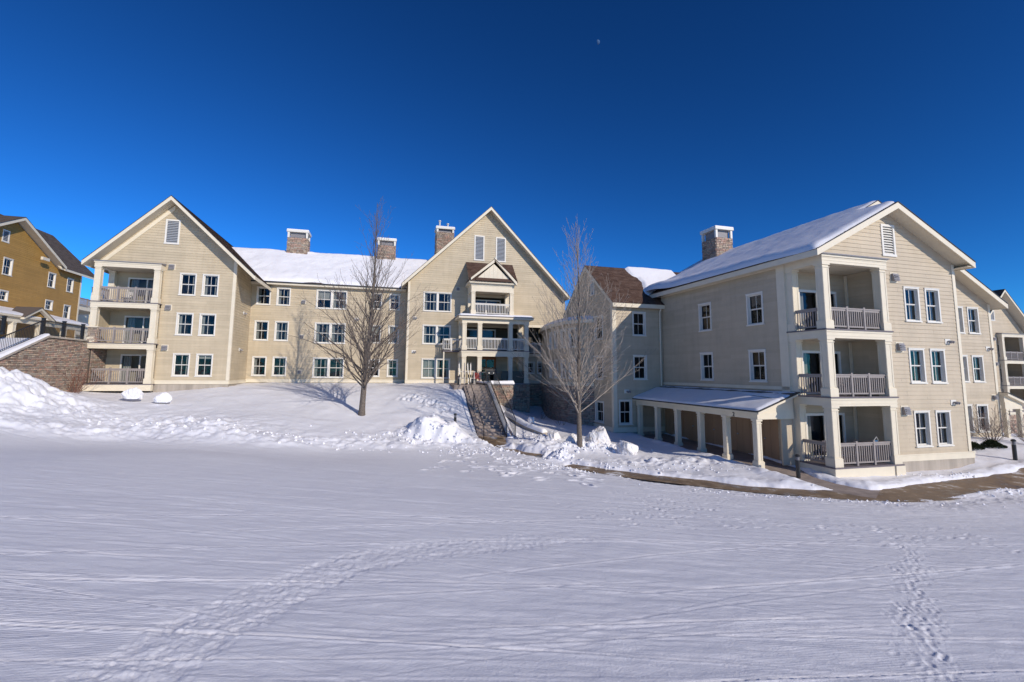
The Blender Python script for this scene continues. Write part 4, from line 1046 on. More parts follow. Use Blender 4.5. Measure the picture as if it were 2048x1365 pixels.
# white balcony stack at the far end
mb_ = empty('balcony', MU.P(4.5, -1.5, 5), mus)
for z in (4.3, 7.25):
    k = MB(); MU.box(k, 2.6, 9.4, -3.5, -.3, z - .4, z); obj('deck', k, 'trim', mb_); railing(mb_, MU, (2.7, -.4), (9.3, -.4), z, 'rail', 1.05, 2)
for u in (2.75, 6.2, 9.2):
    k = MB(); column(k, MU, u, -.5, 1.6, 10.0, .34); obj('column', k, 'trim', mb_)
k = MB(); MU.box(k, 3.2, 12.4, -3.6, -3.4, 1.6, 8.2); obj('wall', k, 'trim', mb_)
# porch with snow and a small pediment
mp_ = empty('porch', MU.P(-9, 4, 2), mus)
k = MB(); k.slab([MU.P(-18, 4.3, 4.42), MU.P(-3.0, 4.3, 4.42), MU.P(-3.0, 0, 5.5), MU.P(-18, 0, 5.5)], .16); obj('roof', k, 'trim', mp_)
snow_quad('roof_snow', mp_, MU.P(-18, 4.3, 4.43), MU.P(-3.0, 4.3, 4.43), MU.P(-3.0, .05, 5.51), MU.P(-18, .05, 5.51), .16, 80, 24, .04, .25, (1, 1, 1, 0), None, 61)
k = MB(); MU.box(k, -18, -3.2, 3.75, 4.1, 3.85, 4.28); obj('beam', k, 'trim', mp_)
k = MB()
for (ua, za, ub, zb) in ((-12.95, 4.36, -11.0, 5.36), (-11.0, 5.36, -9.05, 4.36)):
    k.hexa([MU.P(ua, 4.2, za - .22), MU.P(ub, 4.2, zb - .22), MU.P(ub, 4.5, zb - .22), MU.P(ua, 4.5, za - .22)], [MU.P(ua, 4.2, za), MU.P(ub, 4.2, zb), MU.P(ub, 4.5, zb), MU.P(ua, 4.5, za)])
obj('pediment', k, 'trim', mp_)
k = MB()
for ua in (-13.0, -9.0): k.slab([MU.P(ua, 4.55, 4.37), MU.P(-11, 4.55, 5.42), MU.P(-11, 2.6, 5.42), MU.P(ua, 3.2, 4.37)], .05)
obj('pediment_roof', k, 'shingle_g', mp_)
k = MB(); MU.prism(k, [(-12.3, 4.4), (-9.7, 4.4), (-11, 5.08)], 4.15, 4.2); obj('pediment_panel', k, 'mustard', mp_)
for u in (-16.5, -13.3, -10.1, -6.7, -3.5):
    k = MB(); column(k, MU, u, 3.92, 1.8, 3.86, .34); obj('column', k, 'trim', mp_)

# =================================================================== GROUND AND SNOW
# ---- lie of the snow: smooth surface through surveyed heights (thin plate spline)
CP = [(-10, -6, -1.7), (0, -6, -1.9), (10, -6, -2.2), (-30, -6, -1.0), (30, -6, -3.0),
 (-8, 0, -2.0), (0, 0, -2.2), (8, 0, -2.5), (-9, 6, -2.35), (0, 6, -2.75), (9, 6, -3.2), (-14, 12, -2.45), (0, 12, -3.25), (14, 12, -3.95), (28, 12, -4.4),
 (-21, 19.6, -2.65), (-12, 18, -3.1), (-4, 18, -3.6), (5, 18, -4.05), (14.5, 18, -4.5), (20, 19.2, -4.5), (26, 20.5, -4.4), (34, 22, -4.3),
 (-17, 22.8, -3.3), (-12.1, 22.2, -3.55), (-8, 25, -3.95), (-4, 25.6, -4.1), (0, 26, -4.2), (2.4, 23.6, -4.3), (6, 21.8, -4.4), (10, 20, -4.48),
 (-16, 24.6, -2.95), (-11.5, 25.6, -3.35), (-8, 27, -3.65), (-9.2, 31.5, -2.87), (-12, 29.5, -2.85), (-17, 28, -2.6), (-21, 26.5, -2.45),
 (-26.2, 24.0, -1.1), (-28.5, 28.6, -1.0), (-27.9, 31.0, -1.6), (-25.5, 30.5, -1.9), (-21, 30.5, -2.05),
 (-28.8, 33.6, -1.62), (-25, 33.6, -1.72), (-22.4, 34.6, -1.55), (-20.4, 35.3, -1.32), (-19.5, 37.5, -1.22), (-21.5, 39.6, -1.12),
 (-18, 40.4, -1.1), (-13.5, 41.5, -1.1), (-9.5, 42.3, -1.1), (-8.2, 41.2, -1.08), (-5.5, 41.9, -1.06), (-4.6, 39.5, -1.05), (-3.6, 37, -1.12), (-2.8, 35.2, -1.45), (-2.4, 32.5, -2.8), (-2.0, 30, -3.85), (-5.5, 34.5, -2.0),
 (.6, 34, -3.3), (1.5, 31, -3.9), (1.7, 40, -3.6), (3.2, 41, -3.65), (3.2, 36, -3.55), (4.2, 33.6, -3.65), (6.8, 31.2, -3.95), (4.2, 30, -4.0), (4.2, 26.2, -4.18), (8.5, 27, -4.15),
 (8.8, 30.9, -4.05), (9.3, 28.5, -4.08), (10.6, 24.6, -4.16), (12.2, 22.6, -4.22), (13.9, 20.4, -4.42), (18, 21.6, -4.48), (21, 22.6, -4.42), (23.4, 23.4, -4.28), (26, 25.2, -3.9), (26.5, 28.0, -3.62), (30, 29, -3.68), (33, 30, -3.75), (30, 25.5, -4.0), (36, 26.5, -4.1),
 (45, 40, -5.2), (60, 54, -7.1), (-50, 40, 1.0), (-40, 20, -1.0), (-45, 55, 1.6), (0, 60, -1), (30, 60, -4), (-20, 60, -1), (70, 30, -5), (-70, 30, 0)]
CPA = np.array(CP, float)
def tps_fit():
    n = len(CPA); X = CPA[:, :2]
    d = np.linalg.norm(X[:, None] - X[None], axis=2)
    K = np.where(d > 0, d * d * np.log(d + 1e-12), 0) + np.eye(n) * .15
    P = np.c_[np.ones(n), X]
    Q = np.zeros((n + 3, n + 3)); Q[:n, :n] = K; Q[:n, n:] = P; Q[n:, :n] = P.T
    return np.linalg.solve(Q, np.r_[CPA[:, 2], 0, 0, 0])
TPS = tps_fit()
def lie(x, y):
    x = np.asarray(x, float); y = np.asarray(y, float); sh = np.broadcast(x, y).shape
    xf, yf = np.broadcast_to(x, sh).ravel(), np.broadcast_to(y, sh).ravel(); out = np.zeros(len(xf)); n = len(CPA)
    for i in range(0, len(xf), 60000):
        a, b = xf[i:i + 60000], yf[i:i + 60000]
        d2 = (a[:, None] - CPA[None, :, 0]) ** 2 + (b[:, None] - CPA[None, :, 1]) ** 2
        K = .5 * d2 * np.log(d2 + 1e-12)
        out[i:i + 60000] = K @ TPS[:n] + TPS[n] + TPS[n + 1] * a + TPS[n + 2] * b
    return out.reshape(sh)

EDGE = np.array([(-40, 15), (-30, 18), (-21, 20.3), (-17, 22.3), (-12, 22.9), (-8, 24.6), (-3, 26.6), (0, 26.2), (2.5, 23.6), (6, 20.6), (10, 19.2), (14.8, 17.6), (20, 18.6), (25, 20.3), (45, 25)])
PATHS = [('footpath', [(-.75, 30.2, .85), (-.5, 28.6, .75), (0, 27.0, .6), (.8, 26.1, .5), (2.0, 25.05, .42)]),
         ('footpath', [(3.3, 23.35, .3), (4.6, 22.2, .5), (6.4, 21.0, .62), (9.9, 19.6, .5), (13.1, 18.75, .55), (15.2, 18.9, .75), (18.8, 20.15, .9), (23, 21.45, .95), (30, 23.7, 1.0), (45, 27.5, 1.1)]),
         ('walkway', [(9.95, 32.4, 1.25), (11.0, 28.6, 1.25), (12.2, 24.4, 1.2), (12.75, 22.4, 1.0), (13.0, 21.0, .72), (13.4, 20.0, .62), (14.6, 18.9, .6)])]
def path_d(x, y):
    best = np.full(x.shape, 9e9)
    for _, P in PATHS:
        for (x0, y0, h0), (x1, y1, h1) in zip(P[:-1], P[1:]):
            dx, dy = x1 - x0, y1 - y0; t = np.clip(((x - x0) * dx + (y - y0) * dy) / (dx * dx + dy * dy), 0, 1)
            best = np.minimum(best, np.hypot(x - x0 - t * dx, y - y0 - t * dy) - (h0 + (h1 - h0) * t))
    return best
def sst(a, b, x): t = np.clip((x - a) / (b - a), 0, 1); return t * t * (3 - 2 * t)
def cg_uo(x, y): return (x - CG.x) * CG.d[0] + (y - CG.y) * CG.d[1], (x - CG.x) * CG.n[0] + (y - CG.y) * CG.n[1]
NC = 980
ys = [3.2]
while ys[-1] < 62: ys.append(ys[-1] + max(.012, ys[-1] * (.0046 if ys[-1] < 16 or ys[-1] > 30 else .0030)))
ys = np.array(ys); NR = len(ys); ss = np.linspace(-1.27, 1.27, NC)
Y = np.broadcast_to(ys[:, None], (NR, NC)).copy(); X = ss[None] * (ys[:, None] + 1.2)
Z = lie(X, Y)
ed = np.interp(X, EDGE[:, 0], EDGE[:, 1])
warp = .5 * fbm(X * .5, Y * .5, 3, 77)
groom = sst(.1, 1.3, ed - Y + warp)
off_field = 1 - groom
Z += .04 * fbm(X * .18, Y * .18, 3, 1) + groom * (.011 * fbm(X * .9, Y * 4.2, 4, 91, .6) + .006 * fbm(X * 3.1, Y * 7.3, 3, 92, .6)) + off_field * (.09 * fbm(X * .6, Y * .6, 5, 2))
# ploughed bank along the edge of the ski run
bank = np.exp(-((Y - ed - 1.2 + warp) / 1.0) ** 2) * (X < .6)
Z += bank * (.10 + .34 * np.abs(fbm(X * .9, Y * .9, 5, 5)) + .10 * fbm(X * 3.2, Y * 3.2, 4, 6))
churn = np.exp(-((X + 17) / 4.5) ** 2 - ((Y - 25.3) / 2.2) ** 2)
Z += churn * (.30 * np.abs(fbm(X * 1.1, Y * 1.1, 4, 8)) + .16 * fbm(X * 2.8, Y * 2.8, 4, 9))
# heap pushed up against the stone wall, heap beside the stair
Z += 1.02 * np.exp(-((X + 26.4) / 2.5) ** 2 - ((Y - 24.6) / 2.2) ** 2) * (1 + .5 * fbm(X * .8, Y * .8, 5, 11)) + .42 * np.exp(-((X + 25) / 4) ** 2 - ((Y - 24.6) / 3) ** 2) * fbm(X * 2, Y * 2, 5, 12)
hx, hy = X + 4.6, Y - 28.6
hr = np.sqrt((hx / np.where(hx < 0, 1.8, 2.9)) ** 2 + (hy / 1.35) ** 2) + .22 * fbm(X * .7, Y * .7, 3, 13)
hm = np.clip(1.55 - 1.45 * hr, 0, np.maximum(.5, 1.15 + .25 * fbm(X * .9, Y * .9, 3, 14) - .10 * hx))
Z += hm + np.exp(-(hr / 1.15) ** 4) * (.30 * fbm(X * 1.7, Y * 1.7, 4, 15) + .06 * fbm(X * 6, Y * 6, 3, 16))
# ploughed lumps round the tree and beside the path
for (cx, cy, rx, ry, h, sd) in ((4.7, 26.9, 1.5, .9, .35, 1), (2.3, 26.6, 1.6, 1.0, .25, 2), (2.95, 24.3, .6, .5, .28, 3), (2.4, 29.2, 1.2, .9, .22, 4), (8.2, 23.6, 3.0, .9, .12, 5)):
    g = np.exp(-((X - cx) / rx) ** 2 - ((Y - cy) / ry) ** 2)
    Z += g * h * (1 + .8 * fbm(X * 1.6, Y * 1.6, 4, 20 + sd)) + g * .16 * fbm(X * 4, Y * 4, 4, 30 + sd)
pd_ = path_d(X, Y) + .26 * fbm(X * .8, Y * .8, 4, 40)
side_field = sst(-.3, .3, ed + .2 - Y)
Z += .07 * np.exp(-((pd_ - .35) / .3) ** 2) * (1 + 1.2 * fbm(X * 1.8, Y * 1.8, 4, 42)) * (pd_ < 2.5) * (.15 + .85 * sst(.2, 1.4, Y - ed))
crumb = np.exp(-np.clip(pd_ - .1, 0, 9) / 1.1) * (pd_ > 0) * sst(-6, -3, X) * sst(-.6, .4, ed + .5 - Y)
cr = fbm(X * 5.5, Y * 5.5, 3, 43)
Z += sst(.15, 1.2, pd_) * crumb * .15 * np.clip(cr - .05, 0, 1) + crumb * .03 * fbm(X * 14, Y * 14, 2, 44)
Z -= .10 * (1 - sst(.3, 1.8, pd_)) * (1 - sst(.0, 1.2, Y - ed)) * sst(1, 3, X)
crumb2 = np.exp(-((X - 3.0) / 2.4) ** 2 - ((Y - 22.3) / 1.5) ** 2)
Z += crumb2 * (.16 * np.clip(fbm(X * 3.6, Y * 3.6, 4, 45), 0, 1) + .02) * sst(.1, .9, pd_)
# tyre-like band of churned snow crossing the near field
TR = np.array([(-5.2, 1.0), (-4.0, 2.6), (-2.95, 4.0), (-2.9, 5.1), (-2.2, 7.0), (-1.2, 7.9), (.4, 8.8), (1.6, 9.6)])
dtr = np.full(X.shape, 9e9)
for (x0, y0), (x1, y1) in zip(TR[:-1], TR[1:]):
    dx, dy = x1 - x0, y1 - y0; t = np.clip(((X - x0) * dx + (Y - y0) * dy) / (dx * dx + dy * dy), 0, 1); dtr = np.minimum(dtr, np.hypot(X - x0 - t * dx, Y - y0 - t * dy))
tm = (1 - sst(.38, .56, dtr + .10 * fbm(X * 2.5, Y * 2.5, 3, 50))) * sst(10.4, 8.2, Y)
Z += tm * (.006 * fbm(X * 7, Y * 7, 3, 51, .6) + .013 * fbm(X * 17, Y * 17, 3, 52, .65) - .004 - .005 * np.exp(-((dtr - .30) / .06) ** 2))
groom *= 1 - .8 * tm
rows = lambda a, b: slice(max(0, np.searchsorted(ys, a)), min(NR, np.searchsorted(ys, b)))
# ski lines and groomer edges
R_ = random.Random(5)
for i in range(230):
    y0 = 3.4 + 18 * R_.random() ** 1.4; x0 = R_.uniform(-16, 16) * (y0 / 14 + .25); k = R_.gauss(.03, .05) + (.16 if x0 > 1 and y0 < 9 else 0) ; c = R_.gauss(0, .002)
    if R_.random() < .25: k += R_.choice([-.3, .25, .4])
    Ln = R_.uniform(1.5, 7) * (y0 / 9 + .4); dep = R_.choice([.003, .004, .005, .014]) * R_.uniform(.7, 1.2); w = max(.014, .0038 * y0) * R_.uniform(.8, 1.2)
    sl_ = rows(y0 - 2.5, y0 + 2.5); x, y = X[sl_], Y[sl_]; q = x - x0
    d = y - (y0 + k * q + c * q * q); m_ = np.exp(-(q / Ln) ** 4)
    Z[sl_] += m_ * dep * (.9 * np.exp(-((d + 1.4 * w) / w) ** 2) - np.exp(-(d / w) ** 2))
# footprints
def stamp(x0, y0, a, L=.15, W=.06, dep=.035):
    sl_ = rows(y0 - .5, y0 + .5); x, y = X[sl_] - x0, Y[sl_] - y0; p_, q = x * math.cos(a) + y * math.sin(a), -x * math.sin(a) + y * math.cos(a)
    g = (p_ / L) ** 2 + (q / W) ** 2
    Z[sl_] += -dep * np.exp(-g ** 2) + .4 * dep * np.exp(-((np.sqrt(g) - 1.6) / .4) ** 2)
FT = [(3.4, 3.4), (4.37, 5.14), (4.9, 5.9), (5.32, 6.43), (6.1, 7.3), (6.83, 8.33), (7.6, 9.2), (8.22, 9.82), (8.6, 10.6), (10.5, 12.3), (13.5, 14)]
for i in range(520):
    t = R_.random() * (len(FT) - 1); j = int(t); t -= j; x0 = FT[j][0] + (FT[j + 1][0] - FT[j][0]) * t; y0 = FT[j][1] + (FT[j + 1][1] - FT[j][1]) * t
    stamp(x0 + R_.gauss(0, .13), y0 + R_.gauss(0, .10), R_.uniform(.4, 1.5), .05 + .04 * R_.random(), .03, R_.uniform(.002, .0062))
for i in range(190):
    t = R_.random(); x0 = 2.2 + 7.0 * t + R_.gauss(0, .8); y0 = 11.2 + 7.6 * t + R_.gauss(0, .7); stamp(x0, y0, R_.uniform(.3, 1.8), .10, .045, R_.uniform(.006, .015))
for i in range(90):
    x0 = R_.uniform(4, 12); y0 = 12.6 - .12 * (x0 - 4) + R_.gauss(0, .8); stamp(x0, y0, R_.uniform(-.3, .6), .13, .04, R_.uniform(.008, .018))
for i in range(70):
    x0 = R_.uniform(-3, 3.5); y0 = 21.5 + R_.gauss(0, 2.2) - .3 * x0; stamp(x0, y0, R_.uniform(0, 3), .22, .1, R_.uniform(.03, .08))
for i in range(70):
    t = R_.random(); stamp(-7.5 + 4 * t + R_.gauss(0, .25), 35.5 - 3 * t + R_.gauss(0, .3), R_.uniform(0, 3), .24, .13, .07)
# clear the paths, the stair and the porch
Z -= .30 * (1 - sst(-.32, .10, pd_))
uu, oo = cg_uo(X, Y)
st_m = (1 - sst(0, .25, np.maximum(np.maximum(2.84 - uu, uu - 4.70), np.maximum(2.0 - oo, oo - 13.2))))
Z -= 1.4 * st_m
Z -= .8 * ((uu > 1.6) & (uu < 9.2) & (oo > -1) & (oo < 2.4))
groom *= sst(19, 12, Y) * sst(.3, 1.4, pd_)
V = np.stack([X, Y, Z], -1).reshape(-1, 3)
I = (np.arange(NR - 1)[:, None] * NC + np.arange(NC - 1)[None]).ravel()
FA = np.stack([I, I + 1, I + NC + 1, I + NC], -1)
me = bpy.data.meshes.new('snow_ground')
me.vertices.add(len(V)); me.vertices.foreach_set('co', V.ravel().astype(np.float32))
me.loops.add(FA.size); me.loops.foreach_set('vertex_index', FA.ravel().astype(np.int32))
me.polygons.add(len(FA)); me.polygons.foreach_set('loop_start', np.arange(0, FA.size, 4, dtype=np.int32)); me.polygons.foreach_set('loop_total', np.full(len(FA), 4, np.int32))
me.polygons.foreach_set('use_smooth', np.ones(len(FA), bool))
at = me.attributes.new('groom', 'FLOAT', 'POINT'); at.data.foreach_set('value', groom.ravel().astype(np.float32))
me.materials.append(M['snow_f']); me.update(); me.validate()
go = bpy.data.objects.new('snow_ground', me); COL.objects.link(go); go['kind'] = 'structure'
# land beyond the detailed part, out to the horizon
k = MB(); xs = [-1500, -500, -200, -110, -80, -60, -48, -40, -34, -28, -20, -12, -6, 0, 6, 12, 20, 28, 34, 40, 48, 60, 80, 110, 200, 500, 1500]; yy = [-1500, -400, -100, -40, -20, -10, -5, 0, 3, 8, 16, 24, 32, 40, 50, 60, 70, 90, 130, 200, 400, 1500]
gx, gy = np.meshgrid(np.array(xs, float), np.array(yy, float)); gz = lie(np.clip(gx, -45, 50), np.clip(gy, -6, 58)) - .9
k.v = [tuple(q) for q in np.stack([gx, gy, gz], -1).reshape(-1, 3)]; w_ = len(xs)
k.f = [(i * w_ + j, i * w_ + j + 1, (i + 1) * w_ + j + 1, (i + 1) * w_ + j) for i in range(len(yy) - 1) for j in range(w_ - 1)]
o = obj('ground', k, 'snow', None, smooth=True); o['kind'] = 'structure'
for name, P in PATHS:
    k = MB(); pts = []
    for (x0, y0, h0), (x1, y1, h1) in zip(P[:-1], P[1:]):
        n_ = max(2, int(math.hypot(x1 - x0, y1 - y0) / .3))
        for j in range(n_): t = j / n_; pts.append((x0 + (x1 - x0) * t, y0 + (y1 - y0) * t, h0 + (h1 - h0) * t))
    pts.append(P[-1]); pts = np.array(pts); d = np.gradient(pts[:, :2], axis=0); d /= np.linalg.norm(d, axis=1)[:, None]
    cols_ = np.linspace(-1, 1, 9)
    gx = pts[:, 0][:, None] - d[:, 1][:, None] * cols_[None] * (pts[:, 2][:, None] + .35); gy = pts[:, 1][:, None] + d[:, 0][:, None] * cols_[None] * (pts[:, 2][:, None] + .35)
    gz = lie(gx, gy) - .07 + (.0 if name == 'footpath' else .006)
    k.v = [tuple(q) for q in np.stack([gx, gy, gz], -1).reshape(-1, 3)]; k.f = [(i * 9 + j, i * 9 + j + 1, (i + 1) * 9 + j + 1, (i + 1) * 9 + j) for i in range(len(pts) - 1) for j in range(8)]
    o = obj(name, k, 'path' if name == 'footpath' else 'stairc', None, smooth=True); o['kind'] = 'structure'

# =================================================================== STONE WALL, TERRACE, STAIR
SW = F(-29.2166, 33.3403, A + PI / 2)
k = MB(); SW.prism(k, [(-9.6, -4), (14, -4), (14, 1.80), (-4.6, 1.80), (-9.6, -.2)], -.02, -26)
o = obj('terrace', k, 'snow', None); o['kind'] = 'structure'
wall = thing('retaining_wall', 'tall stone retaining wall with sloping snowy coping and black railing left of the condominium', 'wall', SW.P(-4, 0, -1.5))
st = stones(SW, [(-9.6, -2.4), (-.06, -2.4), (-.06, 1.84), (-4.66, 1.86), (-9.6, -.17)], 0, .085, (.14, .42), (.02, .06)); obj('stone_facing', st, 'stone', wall, kind='stuff')
k = MB(); SW.prism(k, [(-9.6, -3), (-.06, -3), (-.06, 1.86), (-4.66, 1.88), (-9.6, -.15)], 0, -.4); obj('wall_core', k, 'joint', wall)
k = MB(); SW.prism(k, [(-9.6, -.16), (-4.66, 1.87), (-4.66, 1.99), (-9.6, -.04)], .12, -.42); SW.prism(k, [(-4.66, 1.87), (-.06, 1.85), (-.06, 1.95), (-4.66, 1.99)], .12, -.42); obj('coping', k, 'concrete', wall)
snow_quad('coping_snow', wall, SW.P(-9.6, .11, -.035), SW.P(-4.5, .11, 1.995), SW.P(-4.5, -.4, 1.995), SW.P(-9.6, -.4, -.035), .15, 70, 10, .03, .12, (1, 1, 1, 1), None, 71)
def black_rail(parent, f, pts, o_, h=.95, sp=.12):
    k = MB()
    for (u0, z0), (u1, z1) in zip(pts[:-1], pts[1:]):
        k.tube([f.P(u0, o_, z0 + h), f.P(u1, o_, z1 + h)], .035, 6); k.tube([f.P(u0, o_, z0 + .12), f.P(u1, o_, z1 + .12)], .022, 6)
        n_ = int(abs(u1 - u0) / sp)
        for j in range(1, n_): t = j / n_; u = u0 + (u1 - u0) * t; z = z0 + (z1 - z0) * t; k.tube([f.P(u, o_, z + .12), f.P(u, o_, z + h)], .011, 4, False)
    obj('railing', k, 'black', parent)
    for (u, z) in pts:
        q = MB(); f.box(q, u - .075, u + .075, o_ - .075, o_ + .075, z - .05, z + h + .12); f.box(q, u - .095, u + .095, o_ - .095, o_ + .095, z + h + .12, z + h + .16); obj('post', q, 'black', parent)
black_rail(wall, SW, [(-10.5, -.35), (-8.1, .58), (-4.7, 1.95), (-2.75, 1.95), (-.75, 1.95)], -.25)
black_rail(wall, SW, [(-8.6, 1.2), (-6.7, 2.0), (-5.2, 2.0)], -1.9, .9)
stair = thing('staircase', 'concrete outdoor stair with black railings climbing the snow bank to the entrance porch', 'stairs', CG.P(3.5, 13, -4.2))
NS = 18
for i in range(NS):
    o1 = 13.0 - i * (6.0 / NS); z1 = -4.13 + (i + 1) * (3.13 / NS)
    k = MB(); CG.box(k, 2.82, 4.45, o1 - 6.0 / NS - .03, o1, z1 - .32, z1 - .001 * i); obj('step', k, 'stairc', stair)
k = MB(); CG.box(k, 1.9, 4.9, 2.5, 7.0, -1.35, -.985); obj('landing', k, 'stairc', stair)
k = MB()
k.hexa([CG.P(4.45, 13.3, -5), CG.P(4.78, 13.3, -5), CG.P(4.78, 6.9, -5), CG.P(4.45, 6.9, -5)], [CG.P(4.45, 13.3, -4.12), CG.P(4.68, 13.3, -4.12), CG.P(4.68, 6.9, -.86), CG.P(4.45, 6.9, -.86)]); CG.box(k, 4.47, 4.68, 2.5, 6.9, -4.2, -.86)
obj('cheek_wall', k, 'stairc', stair)
st = stones(CG.side(4.68, 13.2, 1), [(.2, -5), (10.6, -5), (10.6, -.95), (6.4, -.95), (.2, -4.2)], 0, .13, (.2, .5), (.02, .06)); obj('stone_facing', st, 'stone', stair, kind='stuff')
snow_quad('wall_snow', stair, CG.P(4.44, 13.3, -4.115), CG.P(4.44, 6.9, -.855), CG.P(4.72, 6.9, -.855), CG.P(4.72, 13.3, -4.115), .08, 60, 10, .03, .14, (1, 0, 1, 1), None, 81)
snow_quad('wall_snow', stair, CG.P(4.44, 6.9, -.855), CG.P(4.44, 2.5, -.855), CG.P(4.74, 2.5, -.855), CG.P(4.74, 6.9, -.855), .12, 40, 10, .04, .14, (1, 0, 1, 0), None, 82)
k = MB()
CG.box(k, 2.64, 2.82, 7.0, 13.1, -5, -4.1)
k.hexa([CG.P(2.62, 13.1, -5), CG.P(2.82, 13.1, -5), CG.P(2.82, 6.9, -5), CG.P(2.62, 6.9, -5)], [CG.P(2.62, 13.1, -4.05), CG.P(2.82, 13.1, -4.05), CG.P(2.82, 6.9, -.98), CG.P(2.62, 6.9, -.98)])
obj('curb', k, 'stairc', stair)
zst = lambda o_: -4.13 + (13 - o_) * (3.13 / 6.0)
k = MB(); k.tube([CG.P(2.88, 13.4, zst(13.1) - .05), CG.P(2.88, 13.4, zst(13.1) + .88), CG.P(2.88, 13.0, zst(13) + 1.0), CG.P(2.88, 10.1, zst(10.1) + 1.0), CG.P(2.88, 9.8, zst(9.8) + 1.02)], .028, 6); k.tube([CG.P(2.88, 9.9, zst(9.9)), CG.P(2.88, 9.9, zst(9.9) + 1.0)], .028, 6)
k.tube([CG.P(2.88, 9.8, zst(9.8) + 1.0), CG.P(2.88, 7.0, zst(7) + 1.0), CG.P(2.88, 6.6, -.05), CG.P(2.88, 6.6, -1)], .028, 6); obj('handrail', k, 'black', stair)
k = MB()
k.tube([CG.P(4.4, 13.2, zst(13.1)), CG.P(4.4, 13.2, zst(13.1) + 1.0), CG.P(4.4, 7.0, zst(7) + 1.05), CG.P(4.4, 6.0, .05), CG.P(4.4, 6.0, -1)], .032, 6); k.tube([CG.P(4.4, 13.2, zst(13.1) + .12), CG.P(4.4, 7.0, zst(7) + .12)], .022, 6)
for j in range(46):
    o_ = 13.15 - j * .135; k.tube([CG.P(4.4, o_, zst(o_) + .1), CG.P(4.4, o_, zst(o_) + 1.03)], .012, 4, False)
obj('railing', k, 'black', stair)
k = MB()
k.tube([CG.P(4.92, 13.3, -4.3), CG.P(4.92, 13.3, -2.9), CG.P(4.92, 7.0, .25), CG.P(4.92, 2.7, .25)], .03, 6)
for j in range(44):
    o_ = 13.2 - j * .14; k.tube([CG.P(4.92, o_, zst(o_) + .2), CG.P(4.92, o_, zst(o_) + 1.22)], .012, 4, False)
obj('railing', k, 'black', stair)
low = thing('garden_wall', 'low curved garden wall capped with snow right of the stair', 'wall', (1.4, 32.5, -3.8))
pw = [(.15, 34.8, -3.0), (.9, 33.2, -3.25), (1.7, 31.9, -3.55), (2.7, 30.7, -3.8)]
k = MB(); sn = MB()
for (x0, y0, z0), (x1, y1, z1) in zip(pw[:-1], pw[1:]):
    dx, dy = x1 - x0, y1 - y0; L = math.hypot(dx, dy); nx, ny = -dy / L * .17, dx / L * .17
    k.hexa([(x0 + nx, y0 + ny, -4.5), (x0 - nx, y0 - ny, -4.5), (x1 - nx, y1 - ny, -4.5), (x1 + nx, y1 + ny, -4.5)], [(x0 + nx, y0 + ny, z0), (x0 - nx, y0 - ny, z0), (x1 - nx, y1 - ny, z1), (x1 + nx, y1 + ny, z1)])
obj('wall_core', k, 'concrete', low)
for i, ((x0, y0, z0), (x1, y1, z1)) in enumerate(zip(pw[:-1], pw[1:])):
    dx, dy = x1 - x0, y1 - y0; L = math.hypot(dx, dy); nx, ny = -dy / L * .24, dx / L * .24
    snow_quad('wall_snow', low, (x0 - nx, y0 - ny, z0 - .03), (x1 - nx, y1 - ny, z1 - .03), (x1 + nx, y1 + ny, z1 - .03), (x0 + nx, y0 + ny, z0 - .03), .24, 20, 12, .05, .2, (1, int(i == 2), 1, int(i == 0)), None, 90 + i)

# =================================================================== SNOW LUMPS
def lump(label, loc, sx, sy, sz, seed, mat='snow_d', cat='snow chunk', name='snow_chunk', group='hard snow chunks left by the plough', rough=.35, facets=14):
    bm = bmesh.new(); bmesh.ops.create_icosphere(bm, subdivisions=5, radius=1.0); rp = random.Random(seed)
    planes = [(Vector((rp.gauss(0, 1), rp.gauss(0, 1), rp.gauss(.2, .8))).normalized(), rp.uniform(.55, .85)) for _ in range(facets)]
    for v in bm.verts:
        p_ = v.co; x, y, z = p_.x, p_.y, p_.z
        f1 = float(fbm(np.array(x * 1.3 + z * .7 + seed), np.array(y * 1.3 - z * .9 + seed), 3, seed)); f2 = float(fbm(np.array(x * 3.5 + z * 2.1), np.array(y * 3.5 - z * 2.4), 4, seed + 5))
        r = 1 + rough * 1.2 * f1 + rough * .6 * f2
        r = min(r, 1.12 + .1 * f2)
        q = Vector((x, y, z)) * r
        for pn, pdist in planes:
            ov = q.dot(pn) - pdist
            if ov > 0: q -= pn * ov * .85
        f3 = float(fbm(np.array(x * 8 + z * 3), np.array(y * 8 - z * 5), 3, seed + 9)); q *= 1 + .10 * f3
        v.co = Vector((q.x * sx, q.y * sy, max(-.45, q.z) * sz))
    me = bpy.data.meshes.new(name); bm.to_mesh(me); bm.free(); me.materials.append(M[mat])
    o = bpy.data.objects.new(name, me); COL.objects.link(o); o.location = (loc[0], loc[1], float(lie(loc[0], loc[1])) + loc[2])
    tag(o, label, cat, group); return o
lump('rolled snowball by the balcony, the left and larger one of the pair', (-23.3, 29.9, .36), .56, .46, .46, 3, 'snow', 'snowball', 'snowball', 'big snowballs in front of the left balcony', .35, 6)
lump('rolled snowball by the balcony, the right and smaller one of the pair', (-21.1, 29.5, .30), .46, .40, .40, 4, 'snow', 'snowball', 'snowball', 'big snowballs in front of the left balcony', .35, 6)
lump('grey snow chunk between the garden wall and the right tree', (3.05, 29.0, .2), .52, .42, .55, 5)
lump('largest snow chunk, tall heap right behind the right tree trunk', (5.35, 27.1, .45), .85, .55, .82, 6)
lump('snow chunk left of the right tree trunk', (3.85, 27.0, .2), .55, .42, .62, 7)
lump('dirty squarish snow chunk standing alone right of the tree', (6.55, 25.5, .22), .66, .48, .58, 8)
lump('dirty snow chunk at the end of the brown path by the stair', (2.35, 24.75, .05), .40, .30, .38, 9)
